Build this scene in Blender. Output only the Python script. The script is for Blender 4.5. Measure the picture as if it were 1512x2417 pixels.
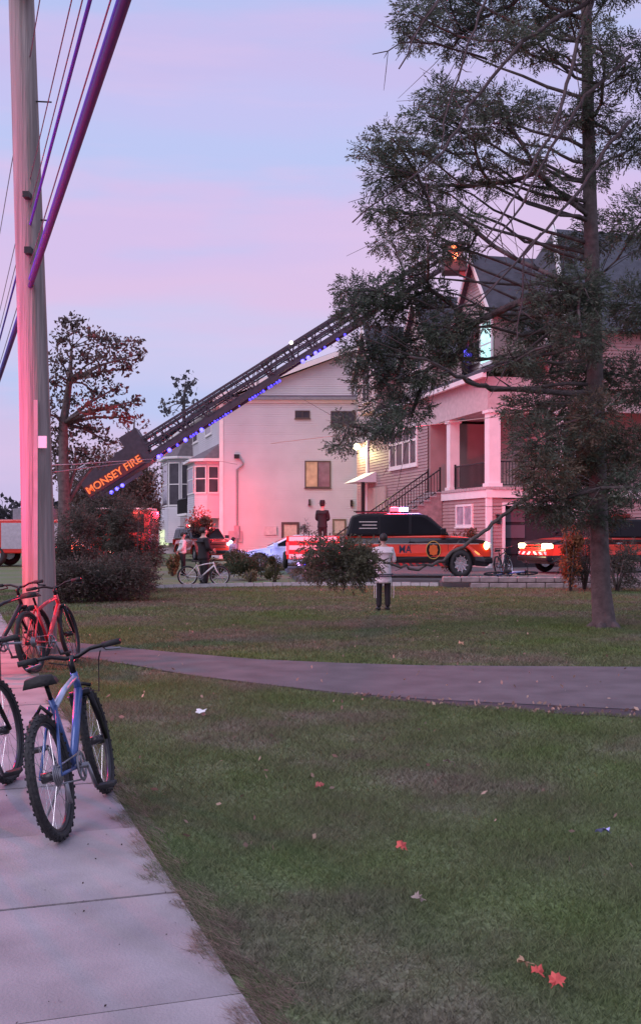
import bpy, bmesh, math, random
import numpy as np
from mathutils import Vector, Matrix
R = math.radians
rnd = random.Random(7)
nrng = np.random.default_rng(11)
for o in list(bpy.data.objects): bpy.data.objects.remove(o)
SC = bpy.context.scene
COL = SC.collection
# ------------------------------------------------------------------ camera
F, CX, HY, EYE = 2600.0, 756.0, 1255.0, 1.55      # focal length, centre, horizon (in units of a 1512 x 2416 frame), eye height
cam = bpy.data.objects.new('camera', bpy.data.cameras.new('camera')); COL.objects.link(cam)
cam.location = (0, 0, EYE); cam.rotation_euler = (R(90), 0, 0)
cam.data.sensor_fit = 'VERTICAL'; cam.data.sensor_height = 36; cam.data.lens = 36 * F / 2416
cam.data.shift_y = (HY - 1208) / 2416
cam.data.clip_start = .1; cam.data.clip_end = 6000
SC.camera = cam
# ------------------------------------------------------------------ sky
def lin(r, g, b):
    return tuple((c / 255 / 12.92 if c <= 10 else ((c / 255 + .055) / 1.055) ** 2.4) for c in (r, g, b)) + (1,)
W = bpy.data.worlds.new('World'); SC.world = W; W.use_nodes = True
nt = W.node_tree; N = nt.nodes; L = nt.links; N.clear()
wout = N.new('ShaderNodeOutputWorld')
tc = N.new('ShaderNodeTexCoord'); sep = N.new('ShaderNodeSeparateXYZ'); L.new(tc.outputs['Generated'], sep.inputs[0])
mpw = N.new('ShaderNodeMapping'); mpw.inputs['Scale'].default_value = (2.0, 2.0, 9.0); mpw.inputs['Rotation'].default_value = (R(6), R(-14), 0)
L.new(tc.outputs['Generated'], mpw.inputs[0])
cn = N.new('ShaderNodeTexNoise'); cn.inputs['Scale'].default_value = 1.7; cn.inputs['Detail'].default_value = 4; cn.inputs['Roughness'].default_value = .5
L.new(mpw.outputs[0], cn.inputs['Vector'])
ma = N.new('ShaderNodeMath'); ma.operation = 'MULTIPLY_ADD'; ma.inputs[1].default_value = .17; L.new(cn.outputs[0], ma.inputs[0])
sub = N.new('ShaderNodeMath'); sub.operation = 'SUBTRACT'; sub.inputs[1].default_value = .085; L.new(sep.outputs[2], sub.inputs[0]); L.new(sub.outputs[0], ma.inputs[2])
ramp = N.new('ShaderNodeValToRGB'); L.new(ma.outputs[0], ramp.inputs[0])
cr = ramp.color_ramp; cr.interpolation = 'EASE'
stops = [(0.0, (196, 186, 226)), (.075, (208, 192, 230)), (.125, (188, 198, 240)), (.165, (203, 200, 238)), (.215, (219, 193, 231)),
         (.262, (213, 192, 234)), (.305, (188, 198, 242)), (.36, (196, 194, 240)), (.40, (200, 190, 236)), (.44, (182, 194, 240)), (.6, (186, 192, 238)), (1.0, (182, 190, 236))]
cr.elements[0].position, cr.elements[0].color = stops[0][0], lin(*stops[0][1])
cr.elements[1].position, cr.elements[1].color = stops[-1][0], lin(*stops[-1][1])
for p, c in stops[1:-1]:
    e = cr.elements.new(p); e.color = lin(*c)
mp2 = N.new('ShaderNodeMapping'); mp2.inputs['Scale'].default_value = (1.3, 1.3, 12.0); mp2.inputs['Rotation'].default_value = (R(-5), R(22), 0); L.new(tc.outputs['Generated'], mp2.inputs[0])
cn2 = N.new('ShaderNodeTexNoise'); cn2.inputs['Scale'].default_value = 2.4; cn2.inputs['Detail'].default_value = 5; cn2.inputs['Roughness'].default_value = .55; L.new(mp2.outputs[0], cn2.inputs['Vector'])
cr2 = N.new('ShaderNodeValToRGB'); cr2.color_ramp.elements[0].position = .48; cr2.color_ramp.elements[1].position = .78; L.new(cn2.outputs[0], cr2.inputs[0])
mulc = N.new('ShaderNodeMath'); mulc.operation = 'MULTIPLY'; mulc.inputs[1].default_value = .5; L.new(cr2.outputs[0], mulc.inputs[0])
mixc = N.new('ShaderNodeMixRGB'); mixc.inputs[2].default_value = lin(228, 196, 232); L.new(mulc.outputs[0], mixc.inputs[0]); L.new(ramp.outputs[0], mixc.inputs[1])
bg1 = N.new('ShaderNodeBackground'); bg1.inputs[1].default_value = .84; L.new(mixc.outputs[0], bg1.inputs[0])
sky = N.new('ShaderNodeTexSky'); sky.sky_type = 'NISHITA'; sky.sun_disc = False; sky.sun_elevation = R(2); sky.sun_rotation = R(215)
bg2 = N.new('ShaderNodeBackground'); bg2.inputs[1].default_value = .05; L.new(sky.outputs[0], bg2.inputs[0])
mxs = N.new('ShaderNodeMixShader'); mxs.inputs[0].default_value = .08; L.new(bg1.outputs[0], mxs.inputs[1]); L.new(bg2.outputs[0], mxs.inputs[2])
L.new(mxs.outputs[0], wout.inputs[0])
# ------------------------------------------------------------------ the last of the sun, soft
sun = bpy.data.objects.new('sun', bpy.data.lights.new('sun', 'SUN')); COL.objects.link(sun)
sun.data.energy = 1.5; sun.data.angle = R(50); sun.data.color = (.97, .85, .98)
sun.rotation_euler = (R(46), 0, R(-50))
vs = SC.view_settings; vs.view_transform = 'Standard'; vs.look = 'None'; vs.exposure = .40; vs.gamma = 1; vs.use_curve_mapping = False
SC.render.engine = 'CYCLES'; SC.cycles.use_denoising = True; SC.cycles.max_bounces = 6; SC.cycles.sample_clamp_indirect = 4

# ------------------------------------------------------------------ helpers
def P(x, y, d): return Vector(((x - CX) / F * d, d, EYE + (HY - y) / F * d))      # a point of the photograph at distance d
def PX(x, y, d): return P(x / 1.1587, y / 1.1587, d)
def G(x, y, z=0.0): return P(x, y, F * (EYE - z) / (y - HY))                        # a point of the photograph on the ground

MATS = {}
def translucent(m, src, f):
    n, l = m.node_tree.nodes, m.node_tree.links; tr = n.new('ShaderNodeBsdfTranslucent'); mx = n.new('ShaderNodeMixShader'); mx.inputs[0].default_value = f
    l.new(src.outputs[0], tr.inputs[0]); l.new(n['Principled BSDF'].outputs[0], mx.inputs[1]); l.new(tr.outputs[0], mx.inputs[2]); l.new(mx.outputs[0], n['Material Output'].inputs[0])
def mat(name, col, rough=.7, metal=0.0, var=.12, scale=6.0, bump=0.0, bscale=60.0, emit=None, estr=0.0, spec=.5, trans=0.0, coat=0.0, leaf=0.0, stretch=None):
    if name in MATS: return MATS[name]
    m = bpy.data.materials.new(name); m.use_nodes = True; MATS[name] = m
    n, l = m.node_tree.nodes, m.node_tree.links
    b = n['Principled BSDF']
    b.inputs['Roughness'].default_value = rough; b.inputs['Metallic'].default_value = metal
    b.inputs['Specular IOR Level'].default_value = spec; b.inputs['Coat Weight'].default_value = coat
    b.inputs['Transmission Weight'].default_value = trans
    if emit: b.inputs['Emission Color'].default_value = (*emit, 1); b.inputs['Emission Strength'].default_value = estr
    t = n.new('ShaderNodeTexCoord')
    nz = n.new('ShaderNodeTexNoise'); nz.inputs['Scale'].default_value = scale; nz.inputs['Detail'].default_value = 5; (mpp := n.new('ShaderNodeMapping')).inputs['Scale'].default_value = stretch or (1, 1, 1); l.new(t.outputs['Object'], mpp.inputs[0]); l.new(mpp.outputs[0], nz.inputs[0])
    hs = n.new('ShaderNodeHueSaturation'); hs.inputs['Color'].default_value = (*col, 1)
    mr = n.new('ShaderNodeMapRange'); mr.inputs[1].default_value = .3; mr.inputs[2].default_value = .7; mr.inputs[3].default_value = 1 - var; mr.inputs[4].default_value = 1 + var
    l.new(nz.outputs[0], mr.inputs[0])
    if leaf:
        g = n.new('ShaderNodeNewGeometry'); mr2 = n.new('ShaderNodeMapRange'); mr2.inputs[3].default_value = 1 - leaf; mr2.inputs[4].default_value = 1 + leaf; l.new(g.outputs['Random Per Island'], mr2.inputs[0])
        mm = n.new('ShaderNodeMath'); mm.operation = 'MULTIPLY'; l.new(mr.outputs[0], mm.inputs[0]); l.new(mr2.outputs[0], mm.inputs[1]); l.new(mm.outputs[0], hs.inputs['Value'])
    else: l.new(mr.outputs[0], hs.inputs['Value'])
    l.new(hs.outputs[0], b.inputs['Base Color'])
    if leaf: translucent(m, hs, .42)
    if bump:
        n2 = n.new('ShaderNodeTexNoise'); n2.inputs['Scale'].default_value = bscale; n2.inputs['Detail'].default_value = 4; l.new(mpp.outputs[0], n2.inputs[0])
        bp = n.new('ShaderNodeBump'); bp.inputs['Strength'].default_value = bump; bp.inputs['Distance'].default_value = .02; l.new(n2.outputs[0], bp.inputs['Height']); l.new(bp.outputs[0], b.inputs['Normal'])
    return m

class MB:
    def __init__(s): s.v = []; s.f = []
    def add(s, vs, fs):
        k = len(s.v); s.v += [tuple(v) for v in vs]; s.f += [tuple(i + k for i in f) for f in fs]; return s
    def box(s, a, b):
        (x0, y0, z0), (x1, y1, z1) = a, b
        return s.add([(x0,y0,z0),(x1,y0,z0),(x1,y1,z0),(x0,y1,z0),(x0,y0,z1),(x1,y0,z1),(x1,y1,z1),(x0,y1,z1)],
                     [(3,2,1,0),(4,5,6,7),(0,1,5,4),(1,2,6,5),(2,3,7,6),(3,0,4,7)])
    def obox(s, o, u, v, w):          # box from a corner and three edge vectors
        o, u, v, w = map(Vector, (o, u, v, w))
        return s.add([o, o+u, o+u+v, o+v, o+w, o+u+w, o+u+v+w, o+v+w], [(3,2,1,0),(4,5,6,7),(0,1,5,4),(1,2,6,5),(2,3,7,6),(3,0,4,7)])
    def bar(s, a, b, w, h, up=(0,0,1)):   # rectangular bar between two points
        a, b = Vector(a), Vector(b); d = (b - a).normalized(); up = Vector(up)
        x = d.cross(up); x = x.normalized() if x.length > 1e-4 else Vector((1,0,0)); z = x.cross(d)
        return s.obox(a - x*w/2 - z*h/2, b - a, x*w, z*h)
    def tube(s, pts, r, n=8, cap=True):
        pts = [Vector(p) for p in pts]; rs = r if isinstance(r, (list, tuple)) else [r]*len(pts)
        base = len(s.v); prev = None
        for i, p in enumerate(pts):
            d = (pts[min(i+1, len(pts)-1)] - pts[max(i-1, 0)]); d = d.normalized() if d.length > 1e-9 else Vector((0,0,1))
            if prev is None: x = d.orthogonal().normalized()
            else:
                x = prev - d * prev.dot(d); x = x.normalized() if x.length > 1e-6 else d.orthogonal().normalized()
            prev = x; y = d.cross(x)
            for k in range(n):
                a = 2*math.pi*k/n; s.v.append(tuple(p + (x*math.cos(a) + y*math.sin(a))*rs[i]))
        for i in range(len(pts)-1):
            for k in range(n):
                a = base+i*n+k; b = base+i*n+(k+1)%n; s.f.append((a, b, b+n, a+n))
        if cap: s.f.append(tuple(base+k for k in reversed(range(n)))); s.f.append(tuple(base+(len(pts)-1)*n+k for k in range(n)))
        return s
    def torus(s, c, ax, Rr, r, n=40, m=8, flat=1.0):
        c, ax = Vector(c), Vector(ax).normalized(); x = ax.orthogonal().normalized(); y = ax.cross(x); b = len(s.v)
        for i in range(n):
            a = 2*math.pi*i/n; u = x*math.cos(a)+y*math.sin(a)
            for k in range(m):
                t = 2*math.pi*k/m; s.v.append(tuple(c + u*(Rr + r*math.cos(t)) + ax*(r*flat*math.sin(t))))
        for i in range(n):
            for k in range(m):
                s.f.append((b+i*m+k, b+((i+1)%n)*m+k, b+((i+1)%n)*m+(k+1)%m, b+i*m+(k+1)%m))
        return s
    def disc(s, c, ax, r, h, n=20):
        c, ax = Vector(c), Vector(ax).normalized(); return s.tube([c - ax*h/2, c + ax*h/2], r, n)
    def ball(s, c, r, n=10, m=7, sc=(1,1,1)):
        c = Vector(c); b = len(s.v)
        for i in range(1, m):
            t = math.pi*i/m
            for k in range(n):
                a = 2*math.pi*k/n; s.v.append((c.x + r*sc[0]*math.sin(t)*math.cos(a), c.y + r*sc[1]*math.sin(t)*math.sin(a), c.z + r*sc[2]*math.cos(t)))
        s.v.append((c.x, c.y, c.z+r*sc[2])); s.v.append((c.x, c.y, c.z-r*sc[2])); T = len(s.v)-2
        for i in range(m-2):
            for k in range(n): s.f.append((b+i*n+k, b+(i+1)*n+k, b+(i+1)*n+(k+1)%n, b+i*n+(k+1)%n))
        for k in range(n): s.f.append((T, b+k, b+(k+1)%n)); s.f.append((T+1, b+(m-2)*n+(k+1)%n, b+(m-2)*n+k))
        return s
    def prism(s, poly, d):            # polygon of 3-d points pushed along d
        n = len(poly); poly = [Vector(p) for p in poly]; d = Vector(d)
        return s.add(poly + [p + d for p in poly], [tuple(reversed(range(n))), tuple(range(n, 2*n))] + [(i, (i+1)%n, (i+1)%n+n, i+n) for i in range(n)])
    def mesh(s, name, smooth=False, fix=True):
        me = bpy.data.meshes.new(name); me.from_pydata(s.v, [], s.f); me.update()
        if fix:
            bm = bmesh.new(); bm.from_mesh(me); bmesh.ops.recalc_face_normals(bm, faces=bm.faces); bm.to_mesh(me); bm.free()
        if smooth:
            me.polygons.foreach_set('use_smooth', [True]*len(me.polygons))
        return me
    def build(s, name, m, parent=None, smooth=False, bevel=0, world=False):
        if world and parent is not None:
            o = parent.location; s.v = [(x-o[0], y-o[1], z-o[2]) for x, y, z in s.v]
        ob = link(name, s.mesh(name, smooth), m, parent)
        if bevel:
            b = ob.modifiers.new('bevel', 'BEVEL'); b.width = bevel; b.segments = 2; b.limit_method = 'ANGLE'; b.angle_limit = R(40)
        return ob
def link(name, me, m, parent=None):
    ob = bpy.data.objects.new(name, me); COL.objects.link(ob)
    if m and not me.materials: me.materials.append(m)
    if parent: ob.parent = parent
    return ob
def tag(o, label=None, cat=None, group=None, kind=None):
    if label: o['label'] = label
    if cat: o['category'] = cat
    if group: o['group'] = group
    if kind: o['kind'] = kind
    return o
def thing(name, label, cat, loc=(0,0,0), rz=0.0, group=None):
    o = bpy.data.objects.new(name, None); COL.objects.link(o); o.empty_display_size = .3
    o.location = loc; o.rotation_euler = (0, 0, rz)
    return tag(o, label, cat, group)
def stuffed(o): o['kind'] = 'stuff'; return o
def copy_tree(o, parent=None):
    c = o.copy(); COL.objects.link(c)
    if parent: c.parent = parent
    for ch in list(o.children): copy_tree(ch, c)
    return c
def big_mesh(name, V, nper, m, parent=None):
    """numpy array of points, every nper of them one face"""
    V = np.asarray(V, dtype=np.float32).reshape(-1, 3); nv = len(V); nf = nv // nper
    me = bpy.data.meshes.new(name); me.vertices.add(nv); me.vertices.foreach_set('co', V.ravel())
    me.loops.add(nv); me.loops.foreach_set('vertex_index', np.arange(nv, dtype=np.int32))
    me.polygons.add(nf); me.polygons.foreach_set('loop_start', np.arange(0, nv, nper, dtype=np.int32)); me.polygons.foreach_set('loop_total', np.full(nf, nper, dtype=np.int32))
    me.update(calc_edges=True)
    return link(name, me, m, parent)
def lamp(name, loc, col, power, radius=.08, parent=None):
    l = bpy.data.lights.new(name, 'POINT'); l.color = col; l.energy = power; l.shadow_soft_size = radius
    o = bpy.data.objects.new(name, l); COL.objects.link(o); o.location = loc
    if parent: o.parent = parent
    return o
def text_mesh(txt, size, depth, m, parent, name='lettering', mtx=None, bold=0.0):
    cu = bpy.data.curves.new(name, 'FONT'); cu.body = txt; cu.size = size; cu.extrude = depth; cu.align_x = 'CENTER'; cu.align_y = 'CENTER'; cu.offset = bold
    t = bpy.data.objects.new(name, cu); COL.objects.link(t); bpy.context.view_layer.update()
    me = bpy.data.meshes.new_from_object(t.evaluated_get(bpy.context.evaluated_depsgraph_get())); bpy.data.objects.remove(t)
    if mtx is not None: me.transform(mtx)
    me.materials.clear()
    return link(name, me, m, parent)

def leaves(centres, radii, n, size, rng, up=.35, ratio=.55):
    """leaf quads spread through ellipsoids, denser toward the shell"""
    out = []
    for c, r, k in zip(centres, radii, n):
        d = rng.normal(size=(k, 3)); d /= np.linalg.norm(d, axis=1)[:, None]
        rad = rng.random(k) ** .62
        p = np.asarray(c) + d * rad[:, None] * np.asarray(r)
        a = rng.normal(size=(k, 3)); a /= np.linalg.norm(a, axis=1)[:, None]
        b = np.cross(a, rng.normal(size=(k, 3))); b /= np.linalg.norm(b, axis=1)[:, None] + 1e-9
        s = size * (.6 + .8 * rng.random(k))[:, None]
        a, b = a * s, b * s * ratio
        out.append(np.stack([p - a, p - b, p + a, p + b], axis=1))
    return np.concatenate(out).reshape(-1, 3)
def sprays(centres, radii, n, length, rng, origin=None, droop=.25, nl=9, width=.16, needle=.3):
    """needle sprays: a short twig with narrow leaflets on both sides"""
    out = []
    for c, r, k in zip(centres, radii, n):
        c = np.asarray(c)
        d = rng.normal(size=(k, 3)); d /= np.linalg.norm(d, axis=1)[:, None]
        p = c + d * (rng.random(k) ** .4)[:, None] * np.asarray(r)
        ax = d * .8 + rng.normal(size=(k, 3)) * .45; ax[:, 2] -= droop
        if origin is not None:
            o = c - np.asarray(origin); o /= np.linalg.norm(o) + 1e-6; ax += o * .8
        ax /= np.linalg.norm(ax, axis=1)[:, None]
        sd = np.cross(ax, rng.normal(size=(k, 3)) * .5 + np.array([0, 0, 1.])); sd /= np.linalg.norm(sd, axis=1)[:, None] + 1e-9
        ln = length * (.6 + .8 * rng.random(k))[:, None]
        for j in range(nl):
            t = (j + .5) / nl; s = 1 if j % 2 else -1
            root = p + ax * ln * t
            nd = (ax * .75 + sd * s * .8 + rng.normal(size=(k, 3)) * .2); nd /= np.linalg.norm(nd, axis=1)[:, None]
            tip = root + nd * ln * needle * (1.1 - .5 * t)
            wv = np.cross(nd, rng.normal(size=(k, 3))); wv /= np.linalg.norm(wv, axis=1)[:, None] + 1e-9
            mid = (root + tip) / 2
            out.append(np.stack([root, mid + wv * ln * width * .5, tip, mid - wv * ln * width * .5], axis=1))
    return np.concatenate(out).reshape(-1, 3)

# ------------------------------------------------------------------ materials
M_red = mat('red_paint', (.52, .028, .018), .25, 0, .05, 3, coat=.6)
M_black = mat('black_paint', (.012, .012, .014), .3, 0, .2, 4, coat=0, spec=.22)
M_white = mat('white_paint', (.78, .77, .75), .5, 0, .06, 5)
M_carwhite = mat('white_car_paint', (.75, .76, .78), .22, 0, .04, 3, coat=.6)
M_dark = mat('dark_car_paint', (.03, .03, .036), .25, 0, .1, 3, coat=.5)
M_glass = mat('dark_glass', (.008, .008, .010), .15, 0, .1, 3, spec=.2)
M_pane = mat('window_glass', (.045, .04, .05), .12, 0, .4, 1.2, spec=.4)
M_rub = mat('black_rubber', (.02, .02, .021), .75, 0, .25, 30, .3, 80)
M_chrome = mat('bright_metal', (.62, .62, .64), .25, .9, .1, 8)
M_grey = mat('grey_metal', (.26, .26, .28), .4, .6, .15, 8)
M_iron = mat('black_iron', (.018, .018, .02), .45, .3, .2, 10)
M_lens = mat('clear_lens', (.8, .8, .8), .1, 0, .02, 5)
M_redlens = mat('red_lens', (.4, .01, .01), .15, 0, .05, 5)
M_head = mat('lit_headlamp', (1, .95, .75), .3, 0, 0, 5, emit=(1, .86, .45), estr=6)
M_beacon_r = mat('lit_red_beacon', (1, .1, .1), .3, 0, 0, 5, emit=(1, .02, .035), estr=9)
M_beacon_w = mat('lit_white_beacon', (1, 1, 1), .3, 0, 0, 5, emit=(1, .50, .42), estr=10)
M_beacon_b = mat('lit_blue_beacon', (.2, .2, 1), .3, 0, 0, 5, emit=(.05, .045, 1), estr=6)
M_beacon_v = mat('lit_violet_beacon', (.8, .7, 1), .3, 0, 0, 5, emit=(.45, .30, 1), estr=6)
M_beacon_o = mat('lit_amber_beacon', (1, .5, .1), .3, 0, 0, 5, emit=(1, .13, .02), estr=4)
M_led = mat('blue_led', (.2, .2, 1), .3, 0, 0, 5, emit=(.025, .02, 1), estr=2.2)
M_warm = mat('warm_lit_pane', (.8, .6, .3), .3, 0, .3, 3, emit=(1, .62, .28), estr=.55)
M_teal = mat('teal_lit_pane', (.5, .8, .75), .3, 0, .4, 3, emit=(.42, .85, .80), estr=.75)
M_bark = mat('conifer_bark', (.10, .078, .075), .9, 0, .35, 9, .9, 30)
M_bark2 = mat('dead_twig_bark', (.075, .05, .052), .9, 0, .3, 9, .5, 40)
M_pole = mat('weathered_pole_wood', (.29, .24, .23), .85, 0, .30, 6, .8, 14, stretch=(3, 3, .12))
M_needle = mat('conifer_needles', (.104, .130, .092), .7, 0, .25, .8, leaf=.5)
M_needle2 = mat('turning_needles', (.145, .115, .075), .7, 0, .25, .8, leaf=.45)
M_shrub = mat('dark_shrub_leaves', (.088, .084, .064), .65, 0, .25, 1.2, leaf=.5)
M_shrub2 = mat('russet_leaves', (.17, .10, .072), .7, 0, .25, 1.2, leaf=.5)
M_box = mat('boxwood_leaves', (.065, .082, .042), .65, 0, .2, 2, leaf=.45)
M_box2 = mat('golden_boxwood_leaves', (.11, .105, .045), .65, 0, .2, 2, leaf=.45)
M_tree = mat('autumn_tree_leaves', (.105, .080, .070), .7, 0, .25, .7, leaf=.5)
M_tree2 = mat('crimson_leaves', (.22, .06, .055), .7, 0, .25, .7, leaf=.4)
M_brown = mat('brown_siding', (.35, .24, .23), .6, 0, .08, 2)
M_wsid = mat('white_siding', (.52, .50, .53), .55, 0, .08, .6)
M_trim = mat('white_trim', (.74, .71, .70), .5, 0, .05, 3)
M_roof = mat('slate_shingle', (.055, .06, .075), .85, 0, .25, 3, .8, 18)
M_stone = mat('cut_stone', (.28, .225, .22), .85, 0, .25, 5, .6, 22)
M_stone2 = mat('grey_stone', (.32, .30, .30), .85, 0, .2, 5, .6, 22)
M_kerb = mat('kerb_stone', (.46, .44, .43), .85, 0, .18, 6, .5, 25)
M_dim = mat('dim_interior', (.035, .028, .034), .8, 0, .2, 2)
M_panel = mat('garage_door_panel', (.14, .10, .12), .6, 0, .1, 2)
M_skin = mat('skin', (.48, .31, .25), .55, 0, .08, 20)
M_hair = mat('dark_hair', (.018, .014, .012), .6, 0, .3, 40)
M_cloth_w = mat('white_shirt_cloth', (.70, .68, .68), .85, 0, .08, 9, .3, 60)
M_cloth_b = mat('black_suit_cloth', (.014, .013, .016), .85, 0, .25, 9, .3, 60)
M_cloth_v = mat('violet_shirt_cloth', (.42, .30, .44), .85, 0, .1, 9)

# ------------------------------------------------------------------ ground, road, pavements
def sidewalk_edge(d): return -.195 - .337 * (d - 3.47)
def grass_mat(name, blades):
    m = bpy.data.materials.new(name); m.use_nodes = True; n, l = m.node_tree.nodes, m.node_tree.links; b = n['Principled BSDF']
    b.inputs['Roughness'].default_value = .8; b.inputs['Specular IOR Level'].default_value = .2
    t = n.new('ShaderNodeTexCoord')
    n1 = n.new('ShaderNodeTexNoise'); n1.inputs['Scale'].default_value = .42; n1.inputs['Detail'].default_value = 7; n1.inputs['Roughness'].default_value = .65; l.new(t.outputs['Object'], n1.inputs[0])
    r1 = n.new('ShaderNodeValToRGB'); l.new(n1.outputs[0], r1.inputs[0]); c = r1.color_ramp
    k = 2.0 if blades else 1.75
    c.elements[0].position = .34; c.elements[0].color = (.055*k, .085*k, .028*k, 1)
    c.elements[1].position = .70; c.elements[1].color = (.092*k, .081*k, .060*k, 1)
    e = c.elements.new(.50); e.color = (.068*k, .085*k, .042*k, 1); e = c.elements.new(.58); e.color = (.082*k, .082*k, .056*k, 1)
    hs = n.new('ShaderNodeHueSaturation'); l.new(r1.outputs[0], hs.inputs['Color'])
    if blades:
        g = n.new('ShaderNodeNewGeometry'); mr = n.new('ShaderNodeMapRange'); mr.inputs[3].default_value = .55; mr.inputs[4].default_value = 1.75; l.new(g.outputs['Random Per Island'], mr.inputs[0]); l.new(mr.outputs[0], hs.inputs['Value'])
    else:
        n2 = n.new('ShaderNodeTexNoise'); n2.inputs['Scale'].default_value = 40; n2.inputs['Detail'].default_value = 5; l.new(t.outputs['Object'], n2.inputs[0])
        mr = n.new('ShaderNodeMapRange'); mr.inputs[1].default_value = .3; mr.inputs[2].default_value = .7; mr.inputs[3].default_value = .6; mr.inputs[4].default_value = 1.6; l.new(n2.outputs[0], mr.inputs[0]); l.new(mr.outputs[0], hs.inputs['Value'])
    l.new(hs.outputs[0], b.inputs['Base Color'])
    if blades: translucent(m, hs, .45)
    return m
M_lawn, M_blade = grass_mat('lawn_soil', False), grass_mat('grass_blades', True)
M_conc = mat('pavement_concrete', (.295, .258, .270), .85, 0, .20, 2.6, .3, 90)
M_conc2 = mat('pavement_concrete_pale', (.315, .276, .286), .85, 0, .20, 2.6, .3, 90)
M_asph = mat('worn_asphalt', (.108, .100, .106), .9, 0, .22, 2.5, .5, 70)
M_asph2 = mat('dark_asphalt', (.05, .042, .05), .9, 0, .2, 2.5, .5, 70)
M_drive = mat('driveway_asphalt', (.10, .09, .095), .9, 0, .2, 1.5, .4, 50)

tag(MB().add([(-1500,-200,0),(1500,-200,0),(1500,3000,0),(-1500,3000,0)], [(0,1,2,3)]).build('lawn', M_lawn), kind='structure')
# road left of the sidewalk
def strip(off0, off1, d0, d1, z): return [(sidewalk_edge(d0)+off0, d0, z), (sidewalk_edge(d0)+off1, d0, z), (sidewalk_edge(d1)+off1, d1, z), (sidewalk_edge(d1)+off0, d1, z)]
tag(MB().add(strip(-11, -2.6, -12, 140, .008), [(0,1,2,3)]).build('road', M_drive), kind='structure')
# sidewalk: slabs with joints
sw = bpy.data.objects.new('sidewalk', None); COL.objects.link(sw); tag(sw, kind='structure')
tdir = Vector((-.337, 1, 0)).normalized(); pdir = Vector((-1, -.337, 0)).normalized()
orig = Vector((sidewalk_edge(3.67), 3.67, 0))
slab = None
for k in range(-6, 30):
    s0 = k * 1.09; wob = rnd.uniform(-.004, .004)
    if slab is None:
        mb = MB(); mb.obox(tdir*.006, tdir*1.078, pdir*1.55, (0, 0, .05)); mb.v = [(x, y, z-.034) for x, y, z in mb.v]; me = mb.mesh('slab'); me.materials.append(M_conc); slab = me
    o = link('slab', slab, None, sw); o.location = orig + tdir*s0 + Vector((0, 0, wob))
    if k % 2:
        o.material_slots[0].link = 'OBJECT'; o.material_slots[0].material = M_conc2
for i, ch in enumerate(sw.children): ch.name = 'slab' if i == 0 else 'slab.%03d' % i
# asphalt path crossing the lawn
far = [G(60, 1512), G(200, 1520), G(400, 1540), G(600, 1557), G(800, 1566), G(1000, 1572), G(1435, 1575), G(1800, 1577)]
near = [G(60, 1545), G(200, 1553), G(330, 1574), G(440, 1594), G(600, 1614), G(800, 1637), G(1000, 1652), G(1435, 1674), G(1800, 1690)]
fx, fy = [p.x for p in far], [p.y for p in far]; nx, ny = [p.x for p in near], [p.y for p in near]
xs = np.linspace(min(fx), max(fx[-1], nx[-1]), 60)
fyv, nyv = np.interp(xs, fx, fy), np.interp(xs, nx, ny)
mb = MB(); k = len(xs)
mb.add([(x, y, .012) for x, y in zip(xs, nyv)] + [(x, y, .012) for x, y in zip(xs, fyv)] , [(i, i+1, k+i+1, k+i) for i in range(k-1)])
tag(mb.build('path', M_asph), kind='structure')
mb = MB()
wv = [max(0, min(1, (x + .3) / 2.2)) for x in xs]
mb.add([(x, y - .02 - .42*w*(.85+.3*rnd.random()), .008) for x, y, w in zip(xs, nyv, wv)] + [(x, y + .05, .008) for x, y in zip(xs, nyv)], [(i, i+1, k+i+1, k+i) for i in range(k-1)])
tag(mb.build('path_edge', M_asph2), kind='structure')
# driveway behind the wall and the kerb
tag(MB().prism([(-.6, 32.1, -.02), (3.4, 31.7, -.02), (3.4, 30.9, -.02), (16, 30.6, -.02), (20, 60, -.02), (-2.5, 60, -.02)], (0, 0, .20)).build('driveway', M_drive), kind='structure')
# kerb of single stones along the lawn
kb = bpy.data.objects.new('kerb', None); COL.objects.link(kb); tag(kb, kind='structure')
kpts = [Vector((-6.2, 29.2, 0)), Vector((-4.5, 30.1, 0)), Vector((-2.4, 31.0, 0)), Vector((-.3, 31.6, 0)), Vector((3.35, 31.3, 0))]
meK = MB().box((0, -.05, 0), (.243, .05, .115)).mesh('stone'); meK.materials.append(M_kerb)
first = True; idx = 0
for a, b in zip(kpts, kpts[1:]):
    n_ = int((b-a).length / .25); ang = math.atan2(b.y-a.y, b.x-a.x)
    for i in range(n_):
        o = link('stone', meK, None, kb); o.location = a + (b-a)*(i/n_) + Vector((0, rnd.uniform(-.012, .012), rnd.uniform(-.012, .008))); o.rotation_euler = (rnd.uniform(-.04, .04), 0, ang + rnd.uniform(-.03, .03))
# low retaining wall of stone blocks
wl = thing('retaining_wall', 'low two course wall of rough reddish stone blocks below the red fire vehicle', 'wall', (3.5, 30.35, 0))
meB = MB().box((0, 0, 0), (.50, .28, .155)).mesh('block'); meB.materials.append(M_stone)
for row in range(2):
    for i in range(19):
        if row == 0 and i == 0: continue
        o = link('block', meB, None, wl); o.location = (i*.515 - (.25 if row else 0) + .12, rnd.uniform(-.025, .02) + .03*row, row*.165 - .01)
        o.rotation_euler = (0, 0, rnd.uniform(-.02, .02)); o.scale = (1, 1, rnd.uniform(.93, 1.03))
        b = o.modifiers.new('bevel', 'BEVEL'); b.width = .02; b.segments = 1

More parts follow.
